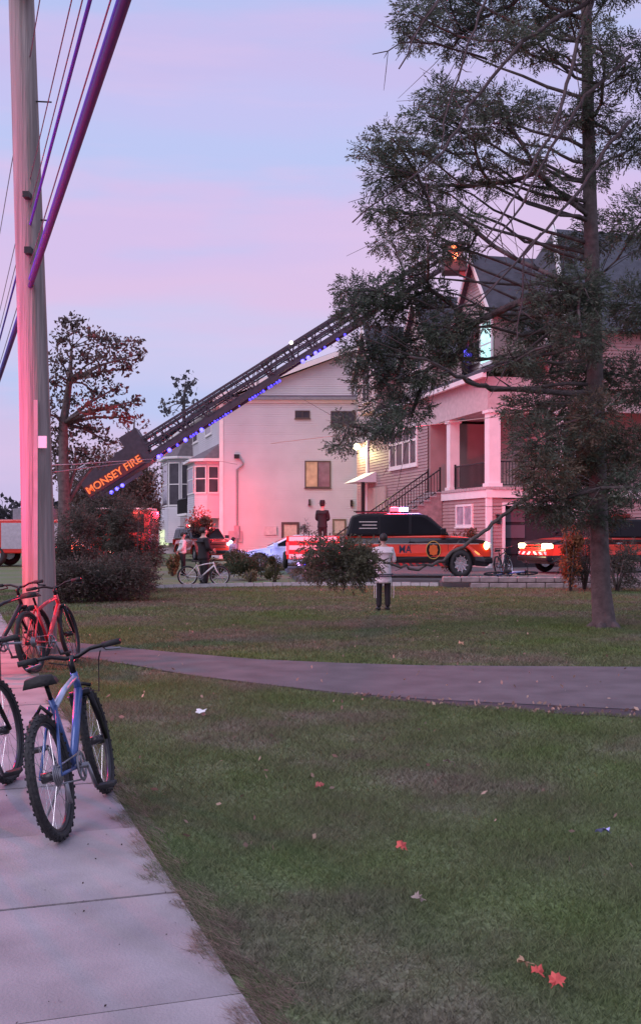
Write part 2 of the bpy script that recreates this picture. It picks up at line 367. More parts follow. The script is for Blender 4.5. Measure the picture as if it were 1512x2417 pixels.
# grass: single blades near, longer tufts further off
def in_path(x, y):
    return (y < np.interp(x, fx, fy)) & (y > np.interp(x, nx, ny) - .02 - .30 * np.clip((x + .3) / 2.2, 0, 1))
def blades(d0, d1, dens, h, w, seed):
    g = np.random.default_rng(seed); n = int(dens * .33 * (d1*d1 - d0*d0))
    d = np.sqrt(g.random(n) * (d1*d1 - d0*d0) + d0*d0); x = (g.random(n)*2 - 1) * .33 * d
    edge = -.195 - .337*(d - 3.47)
    rag = .050*np.sin(d*5.1+1)*np.sin(d*2.3) + .030*np.sin(d*13.7+np.sin(d*4)) + .018*np.sin(d*37) + .02*g.normal(size=n)
    keep = (x > edge - .02 + rag*.9) & ~in_path(x, d)
    keep &= ~((d > np.interp(x, [-6.2, -4.5, -2.4, -.3, 3.35, 3.5, 14], [29.2, 30.0, 30.9, 31.5, 31.2, 30.3, 30.3])))
    clump = np.sin(x*5.1+np.sin(d*3.3))*np.sin(d*4.3+np.sin(x*2.9)) * .25 + .75
    keep &= g.random(n) < clump
    x, d = x[keep], d[keep]; n = len(x); cl = clump[keep]
    hh = h * (.45 + .9*g.random(n)) * (.6 + .5*cl); a = g.random(n)*2*math.pi; lean = hh * (.5 + 1.2*g.random(n)); la = g.random(n)*2*math.pi
    ww = w * (.7 + .6*g.random(n))
    near_edge = (x - (-.195 - .337*(d-3.47))) < .10
    la = np.where(near_edge, math.pi + g.normal(size=n)*.7, la)
    p0 = np.stack([x - np.cos(a)*ww, d - np.sin(a)*ww, np.zeros(n)], 1); p1 = np.stack([x + np.cos(a)*ww, d + np.sin(a)*ww, np.zeros(n)], 1)
    p2 = np.stack([x + np.cos(la)*lean, d + np.sin(la)*lean, hh], 1)
    return np.stack([p0, p1, p2], 1).reshape(-1, 3)
gr = big_mesh('grass', np.concatenate([blades(3.1, 6.5, 17000, .030, .0021, 1), blades(6.5, 12, 7500, .032, .0036, 2), blades(12, 20, 2500, .036, .007, 3), blades(20, 32, 1000, .04, .012, 4)]), 3, M_blade)
tag(gr, kind='stuff')
# dry strands hanging over the pavement edge
def strands():
    g = np.random.default_rng(5); n = 9000; d = 3.2 + 11*g.random(n)**1.4; e = -.195 - .337*(d-3.47)
    rg = .050*np.sin(d*5.1+1)*np.sin(d*2.3) + .030*np.sin(d*13.7+np.sin(d*4)) + .018*np.sin(d*37)
    x = e - .035 + rg*1.1 + .17*g.random(n)**1.3; L_ = .025 + .075*g.random(n)**2; an = math.pi + g.normal(size=n)*1.1; w = .0019
    h = .05 + .035*g.random(n); z0 = np.full(n, .010)
    p0 = np.stack([x, d-w, z0], 1); p1 = np.stack([x, d+w, z0], 1); p2 = np.stack([x+np.cos(an)*L_, d+np.sin(an)*L_, z0 + .01 + .045*g.random(n)], 1)
    return np.stack([p0, p1, p2], 1).reshape(-1, 3)
tag(big_mesh('dry_grass', strands(), 3, mat('dry_grass_strands', (.34, .235, .19), .9, 0, .3, 3, leaf=.5)), kind='stuff')
# small fallen leaves and bits on the lawn
g = np.random.default_rng(21); pts = []
for i in range(300):
    d = 5 + 24*g.random()**1.2; x = (g.random()*2-1)*.3*d
    if x < sidewalk_edge(d)+.1 or (d > 29.5): continue
    pts.append((x, d, .035))
for i in range(260):
    x = g.uniform(.3, 5.5); d = float(np.interp(x, nx, ny)) - g.uniform(-.05, .5) * min(1, (x+.3)/2.2); pts.append((x, d, .022))
tag(big_mesh('leaf_litter', leaves(pts, [(.01, .01, .003)]*len(pts), [1]*len(pts), .022, g), 4, mat('pale_leaf_litter', (.36, .27, .20), .8, 0, .3, 2, leaf=.7)), kind='stuff')
g = np.random.default_rng(33); pts = []
for i in range(80):
    d = 3.3 + 7*g.random(); x = sidewalk_edge(d) - .05 - 1.3*g.random()**1.4; pts.append((x, d, .0195))
tag(big_mesh('pavement_crumbs', leaves(pts, [(.005, .005, .001)]*len(pts), [1]*len(pts), 0.0048, g, ratio=.7), 4, mat('dark_crumbs', (.07, .05, .045), .9, 0, .3, 2, leaf=.5)), kind='stuff')
# single fallen maple leaves
def maple(label, x, y, size, m, rz, group='fallen leaves on the lawn'):
    c = G(x, y, .04); pts = []
    out_ = [1, .66, .78, .55, .9, .6, .68, .5, .6, .35, .6, .5, .68, .6, .9, .55, .78, .66]; q_ = random.Random(int(x+y))
    for i, k in enumerate(out_): a = 2*math.pi*i/18; r = size*k*.95; pts.append((r*math.cos(a), r*math.sin(a), size*(.45*abs(math.sin(a+rz)) + q_.uniform(-.22, .22))))
    t = thing('maple_leaf', label, 'leaf', c, 0, group)
    b = MB(); b.add([(0, 0, .012)] + pts, [(0, i+1, (i+1) % 18 + 1) for i in range(18)])
    o = b.build('blade', m, t); o.rotation_euler = (R(18+10*math.sin(rz)), R(-12), rz)
    MB().tube([(0, 0, .012), (-size*.8, -size*.7, .02)], .0015, 5).build('stalk', m, t).rotation_euler = (R(18), R(-12), rz)
M_rl = mat('red_maple_leaf', (.52, .075, .06), .6, 0, .2, 40); M_tl = mat('tan_maple_leaf', (.42, .25, .15), .7, 0, .2, 40); M_pl = mat('pale_dry_leaf', (.30, .235, .20), .7, 0, .2, 40)
maple('large bright red maple leaf lying lowest on the lawn', 1310, 2320, .043, M_rl, .3)
maple('smaller red maple leaf just left of the largest red leaf', 1266, 2298, .036, M_rl, 1.2)
maple('tan leaf on the grass above and left of the two red leaves', 1232, 2276, .034, M_tl, 2.1)
maple('pinkish red leaf standing in the grass in the middle of the lawn', 946, 2000, .042, M_rl, .9)
maple('pale curled dry leaf on a bare brown patch of lawn', 984, 2122, .036, M_pl, 1.7)
maple('small dull red leaf on the lawn below the path', 752, 1856, .038, mat('dull_red_leaf', (.34, .09, .075), .7, 0, .2, 40), .2)
maple('pale leaf on the lawn just below the path on the right half', 1055, 1800, .04, M_pl, 2.6)
maple('pale tan leaf on the lawn above the path', 1086, 1520, .06, M_tl, .6)
def litter(label, c, s, m, seed):
    q = random.Random(seed); b = MB()
    v = [(s*(i-1.5)*.6 + q.uniform(-.2, .2)*s, s*(j-1)*.7 + q.uniform(-.2, .2)*s, .02 + q.uniform(0, .8)*s) for j in range(3) for i in range(4)]
    b.add(v, [(j*4+i, j*4+i+1, j*4+i+5, j*4+i+4) for j in range(2) for i in range(3)]).add([Vector(p)+Vector((0,0,.004)) for p in v], [(j*4+i, j*4+i+1, j*4+i+5, j*4+i+4) for j in range(2) for i in range(3)])
    o = b.build('paper_scrap', m); o.location = c; tag(o, label, 'litter', 'scraps of litter on the lawn')
litter('crumpled white paper scrap on the grass below the path', G(475, 1689, .02), .045, M_white, 3)
litter('crumpled pale blue wrapper in the grass at the right edge', G(1421, 1976, .02), .04, mat('blue_wrapper', (.42, .44, .75), .5, 0, .1, 20), 5)

# ------------------------------------------------------------------ sidings and windows
def siding(mb, org, u, n, length, z0, z1, row, rng=None, proud=.034):
    org, u, n = Vector(org), Vector(u), Vector(n); z = z0
    while z < z1 - 1e-4:
        zt = min(z+row, z1); a0, a1 = (0, length) if rng is None else rng(z); b0, b1 = (0, length) if rng is None else rng(zt)
        if a1 - a0 > .02:
            A, B = org + u*a0 + Vector((0,0,z)), org + u*a1 + Vector((0,0,z)); C, D = org + u*b1 + Vector((0,0,zt)), org + u*b0 + Vector((0,0,zt))
            mb.add([A + n*proud, B + n*proud, C + n*.002, D + n*.002, A, B], [(0, 1, 2, 3), (4, 5, 1, 0)])
        z = zt
    return mb
def boards(parent, org, u, n, length, z0, z1, row, m, name='board'):
    b = MB(); siding(b, (0,0,0), u, n, length, 0, row, row); me = b.mesh(name, fix=False); me.materials.append(m); z = z0
    while z + row <= z1 + .01:
        o = link(name, me, None, parent); o.location = Vector(org) + Vector((0, 0, z)); z += row
def window(parent, org, u, n, w, h, fr=.07, mf=None, mp=None, mull=(), rails=(), lit=None, sill=True, name='window'):
    """frame mesh with pane sub-parts; org = lower left corner on the wall, n = outward"""
    org, u, n = Vector(org), Vector(u).normalized(), Vector(n).normalized(); Z = Vector((0,0,1)); b = MB(); dp = .075
    b.obox(org - n*.01, u*w, Z*fr, n*dp); b.obox(org - n*.01 + Z*(h-fr), u*w, Z*fr, n*dp)
    b.obox(org - n*.01 + Z*fr, u*fr, Z*(h-2*fr), n*dp); b.obox(org - n*.01 + u*(w-fr) + Z*fr, u*fr, Z*(h-2*fr), n*dp)
    xs_ = [fr] + [w*t for t in mull] + [w-fr]
    for t in mull: b.obox(org - n*.008 + u*(w*t - fr*.4) + Z*fr, u*fr*.8, Z*(h-2*fr), n*(dp-.008))
    for t in rails: b.obox(org - n*.006 + u*fr + Z*(h*t - fr*.35), u*(w-2*fr), Z*fr*.7, n*(dp-.016))
    f = b.build(name, mf, parent)
    for i in range(len(xs_)-1):
        g0 = org + u*xs_[i] + Z*fr + n*.028
        mm = mp
        if lit and i in lit: mm = lit[i]
        MB().obox(g0, u*(xs_[i+1]-xs_[i]), Z*(h-2*fr), n*.008).build('pane', mm, f)
    if sill: MB().obox(org - u*.04 - Z*.06 - n*.01, u*(w+.08), Z*.058, n*(dp+.03)).build('sill', mf, f)
    return f

# ------------------------------------------------------------------ white row house
d0 = 64.0; S0 = d0 / F
wc = Vector(((520-CX)*S0, d0, 0))
wb = thing('white_house', 'long white sided row house with low gable end and bays behind the ladder', 'house', wc)
U, NF = Vector((1,0,0)), Vector((0,-1,0)); SD = Vector((-.2485, 1, 0)).normalized(); SN = Vector((-SD.y, SD.x, 0))
def wz(y): return EYE + (HY - y)*S0
def wx(x): return (x - 520)*S0
eave = wz(950); WID = wx(1370); PEAK = WID/2; pk = eave + .376*PEAK
siding(MB(), (0,0,0), U, NF, WID, -.2, eave, .13, None, .024).build('siding', M_wsid, wb).__setitem__('kind', 'stuff')
siding(MB(), (0,-.02,0), U, NF, WID, eave+.42, pk-.15, .13, lambda z: ((z-eave)/.376*1.0 - .2, WID - (z-eave)/.376 + .2), .024).build('gable_siding', M_wsid, wb).__setitem__('kind', 'stuff')
LEN = 34.0
siding(MB(), (0,0,0), SD, SN, LEN, -.2, eave, .13, None, .024).build('siding', M_wsid, wb)['kind'] = 'stuff'
b = MB(); b.box((-.05, -.10, eave-.02), (WID, .3, eave+.14)); b.build('frieze_board', M_trim, wb)
MB().box((-.3, -.28, eave+.14), (WID+.3, .3, eave+.30)).build('gable_return_roof', mat('grey_gable_return', (.22, .22, .25), .8), wb)
MB().box((-.05, -.045, -.2), (.17, -.022, eave-.02)).build('corner_board', M_trim, wb)
# back faces of the house and its roof
o0 = Vector((-.4, -.45, eave+.16)); ridge = Vector((PEAK, -.45, pk+.18)); o1 = Vector((WID+.4, -.45, eave+.16))
th = Vector((0,0,.16)); run = SD*(LEN+.6)
MB().obox(o0, ridge-o0, run, th).build('roof', M_roof, wb); MB().obox(o1, ridge-o1, run, th).build('roof', M_roof, wb)
for a, c in ((o0, ridge), (o1, ridge)):
    MB().obox(a + Vector((0, -.05, -.16)), c-a, (0, .045, 0), (0, 0, .30)).build('rake_board', M_trim, wb)
bk = MB(); bk.prism([Vector((.05,.06,-.2)), Vector((WID-.05,.06,-.2)), Vector((WID-.05,.06,eave)), Vector((PEAK,.06,pk-.05)), Vector((.05,.06,eave))], SD*(LEN-.1)); bk.build('wall_core', M_wsid, wb)
MB().obox(Vector((0,0,eave-.22)) + SN*.02, SD*LEN, SN*.32, (0,0,.18)).build('gutter', M_trim, wb)
M_wfr = mat('bronze_window_frame', (.075, .05, .045), .5); M_curt = mat('dim_curtained_glass', (.20, .13, .15), .2, 0, .3, 2)
def wwin(x0, x1, y0, y1, **k): return window(wb, (wx(x0), -.01, wz(y1)), U, NF, wx(x1)-wx(x0), wz(y0)-wz(y1), **k)
wwin(696, 731, 969, 987, mf=M_wfr, mp=M_pane, mull=(.5,), fr=.05)
wwin(780, 839, 970, 1003, mf=M_wfr, mp=M_pane, mull=(.5,), fr=.06)
wwin(719, 780, 1087, 1151, mf=M_wfr, mp=M_curt, mull=(.5,), fr=.07, lit={0: mat('dim_lamp_lit_glass', (.4, .28, .18), .25, 0, .5, 1.5, emit=(1, .6, .3), estr=.10)})
wwin(664, 706, 1232, 1275, mf=M_wfr, mp=mat('beige_basement_blind', (.55, .45, .36), .6), fr=.14, sill=False, name='basement_window')  # plain beige blind behind the frame
wwin(784, 816, 1224, 1262, mf=mat('olive_frame', (.16, .14, .09), .6), mp=mat('beige_basement_blind', (.5,.4,.3), .6), fr=.10, sill=False, name='basement_window')
MB().box((wx(539), -.07, wz(1280)), (wx(572), -.026, wz(1253))).build('utility_panel', mat('grey_panel', (.34, .30, .33), .6), wb)
MB().box((wx(623), -.09, wz(1262)), (wx(653), -.026, wz(1243))).build('air_vent', mat('pale_vent', (.52, .46, .48), .6), wb)
MB().tube([(wx(559), -.09, -.1), (wx(559), -.09, wz(1108)), (wx(572), -.09, wz(1098)), (wx(573), -.09, wz(1092)), (wx(561), -.09, wz(1076))], .05, 8).build('service_mast', mat('dull_conduit', (.30, .26, .29), .5, .3), wb)
MB().box((wx(553), -.16, wz(1082)), (wx(565), -.03, wz(1072))).build('weatherhead', M_iron, wb)
MB().box((wx(553), -.14, wz(1270)), (wx(565), -.03, wz(1240))).build('electric_meter', M_grey, wb)
lm = MB(); lm.box((wx(728), -.16, wz(1193)), (wx(732), -.03, wz(1178))); lm.box((wx(727), -.2, wz(1193)), (wx(733.5), -.03, wz(1190))); lm.build('wall_lamp', M_iron, wb)
for xl in (829,):
    MB().box((wx(xl-3), -.16, wz(1195)), (wx(xl+3), -.03, wz(1180))).build('wall_lamp', M_iron, wb)
# left face: top windows, bays with little hipped roofs
def sdist(x): q = (520-110)/(x-110); return d0*(q-1)/SD.y        # distance along the side face for a photo column
for (x0, x1, y0, y1) in ((487, 500.5, 988, 1031), (457, 468, 1008, 1048), (432, 443, 1030, 1066), (407, 418, 1044, 1081)):
    s1, s0 = sdist(x0), sdist(x1); sc = (F/(d0 + s1*SD.y)); zb, zt = EYE + (HY-y1)/sc, EYE + (HY-y0)/sc
    window(wb, SD*s0 + SN*.01 + Vector((0,0,zb)), SD, SN, (s1-s0), zt-zb, mf=M_trim, mp=M_pane, rails=(.5,), fr=.09)
def bay(s0, wlen, out, z0, z1, zr, base):
    """projecting bay on the left face: near cheek faces the street end, hipped roof on top"""
    a = SD*s0; b_ = SD*(s0+wlen); ch = out*.55
    pts = [a, a + SN*out*.75, a + SD*ch + SN*out*1.45, b_ - SD*ch + SN*out*1.45, b_ + SN*out*.75, b_]
    grp = MB().prism([p + Vector((0,0,base)) for p in pts], (0,0,z1-base)).build('bay', M_wsid, wb)
    for i in (0, 1, 2):
        p, q = pts[i], pts[i+1]; u_ = (q-p).normalized(); n_ = Vector((u_.y, -u_.x, 0))
        if n_.dot(SN + Vector((0,-.3,0))) < 0: n_ = -n_
        ln = (q-p).length; m_ = .05
        siding(MB(), p, u_, n_, ln, base, z0-.1, .13).build('bay_siding', M_wsid, grp)['kind'] = 'stuff'
        o_ = p + u_*ln*m_ + Vector((0,0,z0)) + n_*.012
        fb = MB(); fb.obox(o_, u_*ln*(1-2*m_), (0,0,.08), n_*.05); fb.obox(o_+Vector((0,0,z1-z0-.32)), u_*ln*(1-2*m_), (0,0,.08), n_*.05)
        fb.obox(o_+Vector((0,0,.08)), u_*.055, (0,0,z1-z0-.40), n_*.05); fb.obox(o_+u_*(ln*(1-2*m_)-.06)+Vector((0,0,.08)), u_*.055, (0,0,z1-z0-.40), n_*.05); fb.obox(o_+Vector((0,0,(z1-z0)*.45)), u_*ln*(1-2*m_), (0,0,.06), n_*.045)
        fb.build('bay_window_frame', M_trim, grp)
        MB().obox(o_ + Vector((0,0,.06)), u_*ln*(1-2*m_), (0,0,z1-z0-.36), n_*.02).build('bay_pane', M_pane, grp)
    ov = [p + (p-(a+b_)/2)*.06 + SN*(.22 if i not in (0, 5) else 0) - SD*(.22 if i < 2 else 0) for i, p in enumerate(pts)]
    ov2 = [v + Vector((0,0,z1)) for v in ov]
    MB().prism(ov2, (0,0,.16)).build('bay_fascia', M_trim, wb)
    top = [SD*(s0+.1) + Vector((0,0,zr)), SD*(s0+wlen-.1) + Vector((0,0,zr))]
    e = [v + Vector((0,0,.17)) for v in ov2]
    MB().add(e + top, [(0,1,6), (1,2,6), (2,3,7,6), (3,4,7), (4,5,7), (0,6,7,5)]).build('bay_roof', mat('grey_bay_shingle', (.15, .125, .14), .85, 0, .2, 4, .5, 20), wb)
bay(.35, 4.2, .95, wz(1164), wz(1088), wz(1045), wz(1222))
bay(12.5, 5.0, 1.1, 3.35, 6.6, 9.0, .8)
# small balcony between the two bays
bal = MB(); o_ = SD*6.3 + Vector((0,0,2.6)); bal.obox(o_, SD*5.2, SN*1.2, (0,0,.15)); balo = bal.build('balcony', M_trim, wb)
rl = MB()
for i in range(22): rl.bar(o_ + SD*(5.2*i/21) + SN*1.15 + Vector((0,0,.15)), o_ + SD*(5.2*i/21) + SN*1.15 + Vector((0,0,1.1)), .03, .03, (1,0,0))
for i in range(6): rl.bar(o_ + SN*(1.15*i/5) + Vector((0,0,.15)), o_ + SN*(1.15*i/5) + Vector((0,0,1.1)), .03, .03, (1,0,0))
rl.bar(o_ + SN*1.15 + Vector((0,0,1.1)), o_ + SD*5.2 + SN*1.15 + Vector((0,0,1.1)), .06, .06); rl.bar(o_ + Vector((0,0,1.1)), o_ + SN*1.15 + Vector((0,0,1.1)), .06, .06)
rl.build('balcony_railing', M_iron, balo)
window(wb, SD*7.4 + SN*.01 + Vector((0,0,2.75)), SD, SN, 1.6, 2.4, mf=M_trim, mp=M_pane, mull=(.5,), sill=False)
window(wb, SD*10.2 + SN*.01 + Vector((0,0,2.95)), SD, SN, 1.4, 2.9, mf=M_trim, mp=M_pane, rails=(.5,))
window(wb, SD*20 + SN*.01 + Vector((0,0,3.4)), SD, SN, 2.6, 2.6, mf=M_trim, mp=M_pane, rails=(.5,))
gl = P(391, 1286, 78) - wc
window(wb, SD*15.6 + SN*2.0 + Vector((0,0,.55)), U, NF, .75, 1.2, mf=M_trim, mp=mat('pale_green_lit_pane', (.6, .7, .5), .3, emit=(.75, .9, .45), estr=.55), rails=(.5,), fr=.06, sill=False)
MB().box(tuple(SD*15.7 + SN*2.0 + Vector((-1.6, -.05+.06, -.1))), tuple(SD*15.7 + SN*2.0 + Vector((1.6, 2.4, 2.35)))).build('entry_porch', M_wsid, wb)

# ------------------------------------------------------------------ brown sided house on the right (local: x = along the garage front, y = along the street side)
HA = math.atan(.248); HO = Vector(((1150-CX)/F*42, 42, 0)); ca, sa = math.cos(HA), math.sin(HA)
bh = thing('brown_house', 'tall brown sided house with white porch columns and gabled slate roof', 'house', HO, HA)
def hray(x, y):
    dx, dy, dz = (x-CX)/F, 1.0, (HY-y)/F; ox, oy = -HO.x, -HO.y
    return Vector((ca*ox + sa*oy, -sa*ox + ca*oy, EYE)), Vector((ca*dx + sa*dy, -sa*dx + ca*dy, dz))
def hs(x, y, off=0.0):      # photo point on the side plane local x = off
    o_, d_ = hray(x, y); t = (off - o_.x)/d_.x; return o_ + d_*t
def hf(x, y, off=0.0):      # photo point on a front plane local y = off
    o_, d_ = hray(x, y); t = (off - o_.y)/d_.y; return o_ + d_*t
X_, Y_, Z_ = Vector((1,0,0)), Vector((0,1,0)), Vector((0,0,1))
PF = 3.25                                                    # porch floor
PW = hs(1045, 1165).y                                        # porch length along the side
base_z1 = 2.86
# garage level: side wall and front wall of single boards
sw0, sw1, swz0, swz1 = hs(1117, 1240).y, hs(1078, 1240).y, hs(1097, 1243).z, hs(1097, 1190).z
boards(bh, (0, 0, 0), Y_, -X_, PW, -.1, base_z1, .14, M_brown)
window(bh, (-.02, sw0, swz0), Y_, -X_, sw1-sw0, swz1-swz0, mf=M_trim, mp=mat('curtained_window_glass', (.36, .30, .36), .3, 0, .3, 3), mull=(.5,), fr=.09)
gx0, gx1, gz1 = hf(1190, 1200).x, hf(1353, 1200).x, hf(1190, 1193).z
boards(bh, (.16, 0, 0), X_, -Y_, gx0-.16-.10, -.1, base_z1, .14, M_brown)
boards(bh, (gx1+.10, 0, 0), X_, -Y_, 4.5, -.1, base_z1, .14, M_brown)
boards(bh, (gx0-.10, 0, 0), X_, -Y_, gx1-gx0+.2, gz1+.12, base_z1, .14, M_brown)
MB().box((-.06, -.06, -.1), (.16, .1, base_z1)).build('corner_board', M_trim, bh)
fr = MB(); fr.box((gx0-.12, -.05, -.1), (gx0, .10, gz1+.12)); fr.box((gx1, -.05, -.1), (gx1+.12, .10, gz1+.12)); fr.box((gx0, -.05, gz1), (gx1, .10, gz1+.12)); fr.build('garage_frame', M_trim, bh)
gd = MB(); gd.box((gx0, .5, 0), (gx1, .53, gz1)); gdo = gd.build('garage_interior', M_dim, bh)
pw_ = (gx1-gx0-.3)*.36
for i in range(4):
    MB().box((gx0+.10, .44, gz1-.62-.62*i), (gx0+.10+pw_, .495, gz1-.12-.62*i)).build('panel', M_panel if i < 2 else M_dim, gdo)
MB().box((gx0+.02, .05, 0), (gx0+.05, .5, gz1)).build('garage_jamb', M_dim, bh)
lm = MB(); lm.box((gx0-.36, -.16, 1.85), (gx0-.24, -.02, 2.18)); lm.box((gx0-.40, -.2, 2.18), (gx0-.20, -.02, 2.22)); lm.build('wall_lantern', M_iron, bh)
# trim band and row of cap stones under the porch
MB().box((-.10, -.12, base_z1), (7.5, -.001, base_z1+.30)).build('trim_band', M_trim, bh); MB().box((-.10, -.001, base_z1+.001), (-.001, PW, base_z1+.299)).build('trim_band', M_trim, bh)
meC = MB().box((0, 0, 0), (.27, .26, .11)).mesh('cap_stone'); meC.materials.append(mat('cap_stone_grey', (.40, .33, .33), .85, 0, .25, 6, .5, 30))
for i in range(17):
    o = link('cap_stone', meC, None, bh); o.location = (.12, i*.285-.1, base_z1+.305); o.rotation_euler = (0, 0, R(90)+rnd.uniform(-.05, .05))
for i in range(20):
    o = link('cap_stone', meC, None, bh); o.location = (.13+i*.285, -.16, base_z1+.305); o.rotation_euler = (0, 0, rnd.uniform(-.05, .05))
MB().box((.001, .1, base_z1+.02), (8, PW, base_z1+.36)).build('porch_floor', M_stone2, bh)
MB().box((.05, .12, -.2), (gx0-.14, PW-.05, base_z1)).build('wall_core', M_brown, bh)
# columns
CT = hs(1150, 965).z
def column(x, y, w=.46):
    c = MB(); c.box((x-w/2, y-w/2, PF+.17), (x+w/2, y+w/2, CT-.12)); c.box((x-w/2-.06, y-w/2-.06, PF-.02), (x+w/2+.06, y+w/2+.06, PF+.17)); c.box((x-w/2-.07, y-w/2-.07, CT-.12), (x+w/2+.07, y+w/2+.07, CT)); return c.build('column', M_trim, bh)
column(.33, .32); column(.33, PW-.3, .42); column(3.0, .32, .40); column(.25, hs(1000, 1000).y, .36)
# frieze, ceiling, sloping roof over the porch
GZ = hs(1150, 884).z; YE = hs(905, 980).y
MB().box((.02, .06, CT), (.30, YE, GZ-.05)).build('frieze', mat('porch_frieze', (.50, .42, .41), .6), bh)
MB().box((.30, .06, CT+.02), (8, .34, GZ-.05)).build('frieze', mat('porch_frieze', (.5,.42,.41), .6), bh)
MB().box((.30, .34, CT+.25), (2.6, YE, CT+.33)).build('porch_ceiling', M_trim, bh)
MB().box((-.36, -.35, GZ-.14), (-.20, YE+.2, GZ+.04)).build('gutter', M_trim, bh)
UW = 2.5                                                       # upper wall plane
MB().prism([(-.32, -.4, GZ), (UW+.4, -.4, GZ+1.28), (UW+.4, -.4, GZ+1.44), (-.32, -.4, GZ+.16)], (0, YE+.7, 0)).build('porch_roof', M_roof, bh)
# wall behind the porch with door and windows
siding(MB(), (2.4, 0, 0), Y_, -X_, PW+.3, PF, CT+.3, .14).build('porch_wall', M_brown, bh)['kind'] = 'stuff'
dr = MB(); y0, y1 = hs(1130, 1000, 2.4).y, hs(1098, 1000, 2.4).y; dz = PF+.12
dr.box((2.30, y0-.12, dz), (2.39, y0, dz+2.5)); dr.box((2.30, y1, dz), (2.39, y1+.12, dz+2.5)); dr.box((2.30, y0-.12, dz+2.5), (2.39, y1+.12, dz+2.62)); dro = dr.build('door_frame', M_trim, bh)
MB().box((2.335, y0, dz), (2.39, y1, dz+2.5)).build('door', mat('dark_door', (.03, .03, .05), .35), dro)
siding(MB(), (3.3, 2.4, 0), X_, -Y_, 5, PF, CT+.3, .14).build('porch_wall', M_brown, bh)['kind'] = 'stuff'
window(bh, (4.0, 2.35, PF+.5), X_, -Y_, 1.6, 2.0, mf=M_trim, mp=M_pane, mull=(.5,))
# railings with single balusters
def railing(parent, a, b, h, n, name='railing'):
    a, b = Vector(a), Vector(b); r = MB(); r.bar(a + Z_*h, b + Z_*h, .055, .05); r.bar(a + Z_*.10, b + Z_*.10, .04, .035)
    r.bar(a, a + Z_*(h+.1), .07, .07, (1,0,0)); r.bar(b, b + Z_*(h+.1), .07, .07, (1,0,0)); ro = r.build(name, M_iron, parent)
    me = MB().box((-.011, -.011, .12), (.011, .011, h-.025)).mesh('baluster'); me.materials.append(M_iron)
    for i in range(1, n):
        o = link('baluster', me, None, ro); o.location = a + (b-a)*(i/n)
railing(bh, (.33, .62, PF+.02), (.33, PW-.55, PF+.02), 1.0, 30); railing(bh, (.62, .32, PF+.02), (2.75, .32, PF+.02), 1.0, 16); railing(bh, (3.25, .32, PF+.02), (5.6, .32, PF+.02), 1.0, 18)
# flight of stone steps running down from the porch towards the street
n_st = 17; rise = (PF-.18)/n_st; tread = .275; ys0, ys1 = PW+.1, PW+1.7
st = bpy.data.objects.new('steps', None); COL.objects.link(st); st.parent = bh
for i in range(n_st):
    zt = PF - rise*i
    sp = MB(); sp.box((-(i+1)*tread, ys0, 0), (-i*tread, ys1, zt-.06)); so = sp.build('step_riser', M_stone, st)
    MB().box((-(i+1)*tread-.03, ys0-.05, zt-.055), (-i*tread, ys1+.05, zt)).build('step_tread', M_stone2, st)
MB().box((0, PW+.05, PF-.35), (2.4, ys1+.6, PF+.02)).build('landing', M_stone2, bh)
xe = -(n_st-.5)*tread
for yy in (ys0+.02, ys1-.05):
    railing(bh, (-.1, yy, PF), (xe, yy, PF-rise*(n_st-.5)), .95, 34, 'stair_railing')
# stretch of wall left of the steps with tall window group
y_a, y_b = hs(997, 1100).y, hs(915, 1100).y
siding(MB(), (0, PW+1.9, 0), Y_, -X_, 18.2-PW-1.9, -.2, CT+.1, .14).build('side_wall', M_brown, bh)['kind'] = 'stuff'
MB().box((.04, PW+1.75, -.2), (6, 18.2, CT+.1)).build('wall_core', M_brown, bh)
wy0, wy1, wz0, wz1 = hs(986, 1100).y, hs(921, 1100).y, hs(950, 1104).z, hs(950, 1008).z
window(bh, (-.02, wy0, wz0), Y_, -X_, wy1-wy0, wz1-wz0, mf=M_trim, mp=M_pane, mull=(.25, .5, .75), rails=(.62,), fr=.14)
# far corner lit by a lamp, little entry canopy on a post
cl_ = hs(852, 1052)
MB().box((-.10, hs(870, 1100).y, 0), (-.03, hs(868, 1100).y+.12, CT+.1)).build('corner_board', M_trim, bh)
lmz = hs(855, 1054).z; ly = hs(855, 1054).y
lamp_o = MB().ball((-.32, ly, lmz), .17).build('wall_lamp', mat('lit_wall_lamp', (1,1,.8), .3, emit=(1, .93, .55), estr=9), bh, smooth=True)
MB().bar((-.02, ly, lmz+.2), (-.32, ly, lmz+.2), .06, .06).build('lamp_arm', M_iron, bh)
lamp('wall_lamp_light', (-.55, ly, lmz-.2), (1, .9, .38), 170, .15, bh)
cz = hs(865, 1141).z
y_c = hs(880, 1140).y
MB().prism([(-1.15, y_c-.6, cz), (.0, y_c-.6, cz), (.0, y_c-.6, cz+.55)], (0, 2.2, 0)).build('entry_canopy', M_trim, bh)
MB().box((-.75, y_c-.5, 0), (-.60, y_c-.35, cz)).build('canopy_post', M_iron, bh)
MB().box((-.12, hs(914, 1175).y, hs(890, 1210).z), (-.03, hs(872, 1175).y, hs(890, 1150).z)).build('pale_panel', mat('tan_panel', (.44, .36, .30), .6), bh)
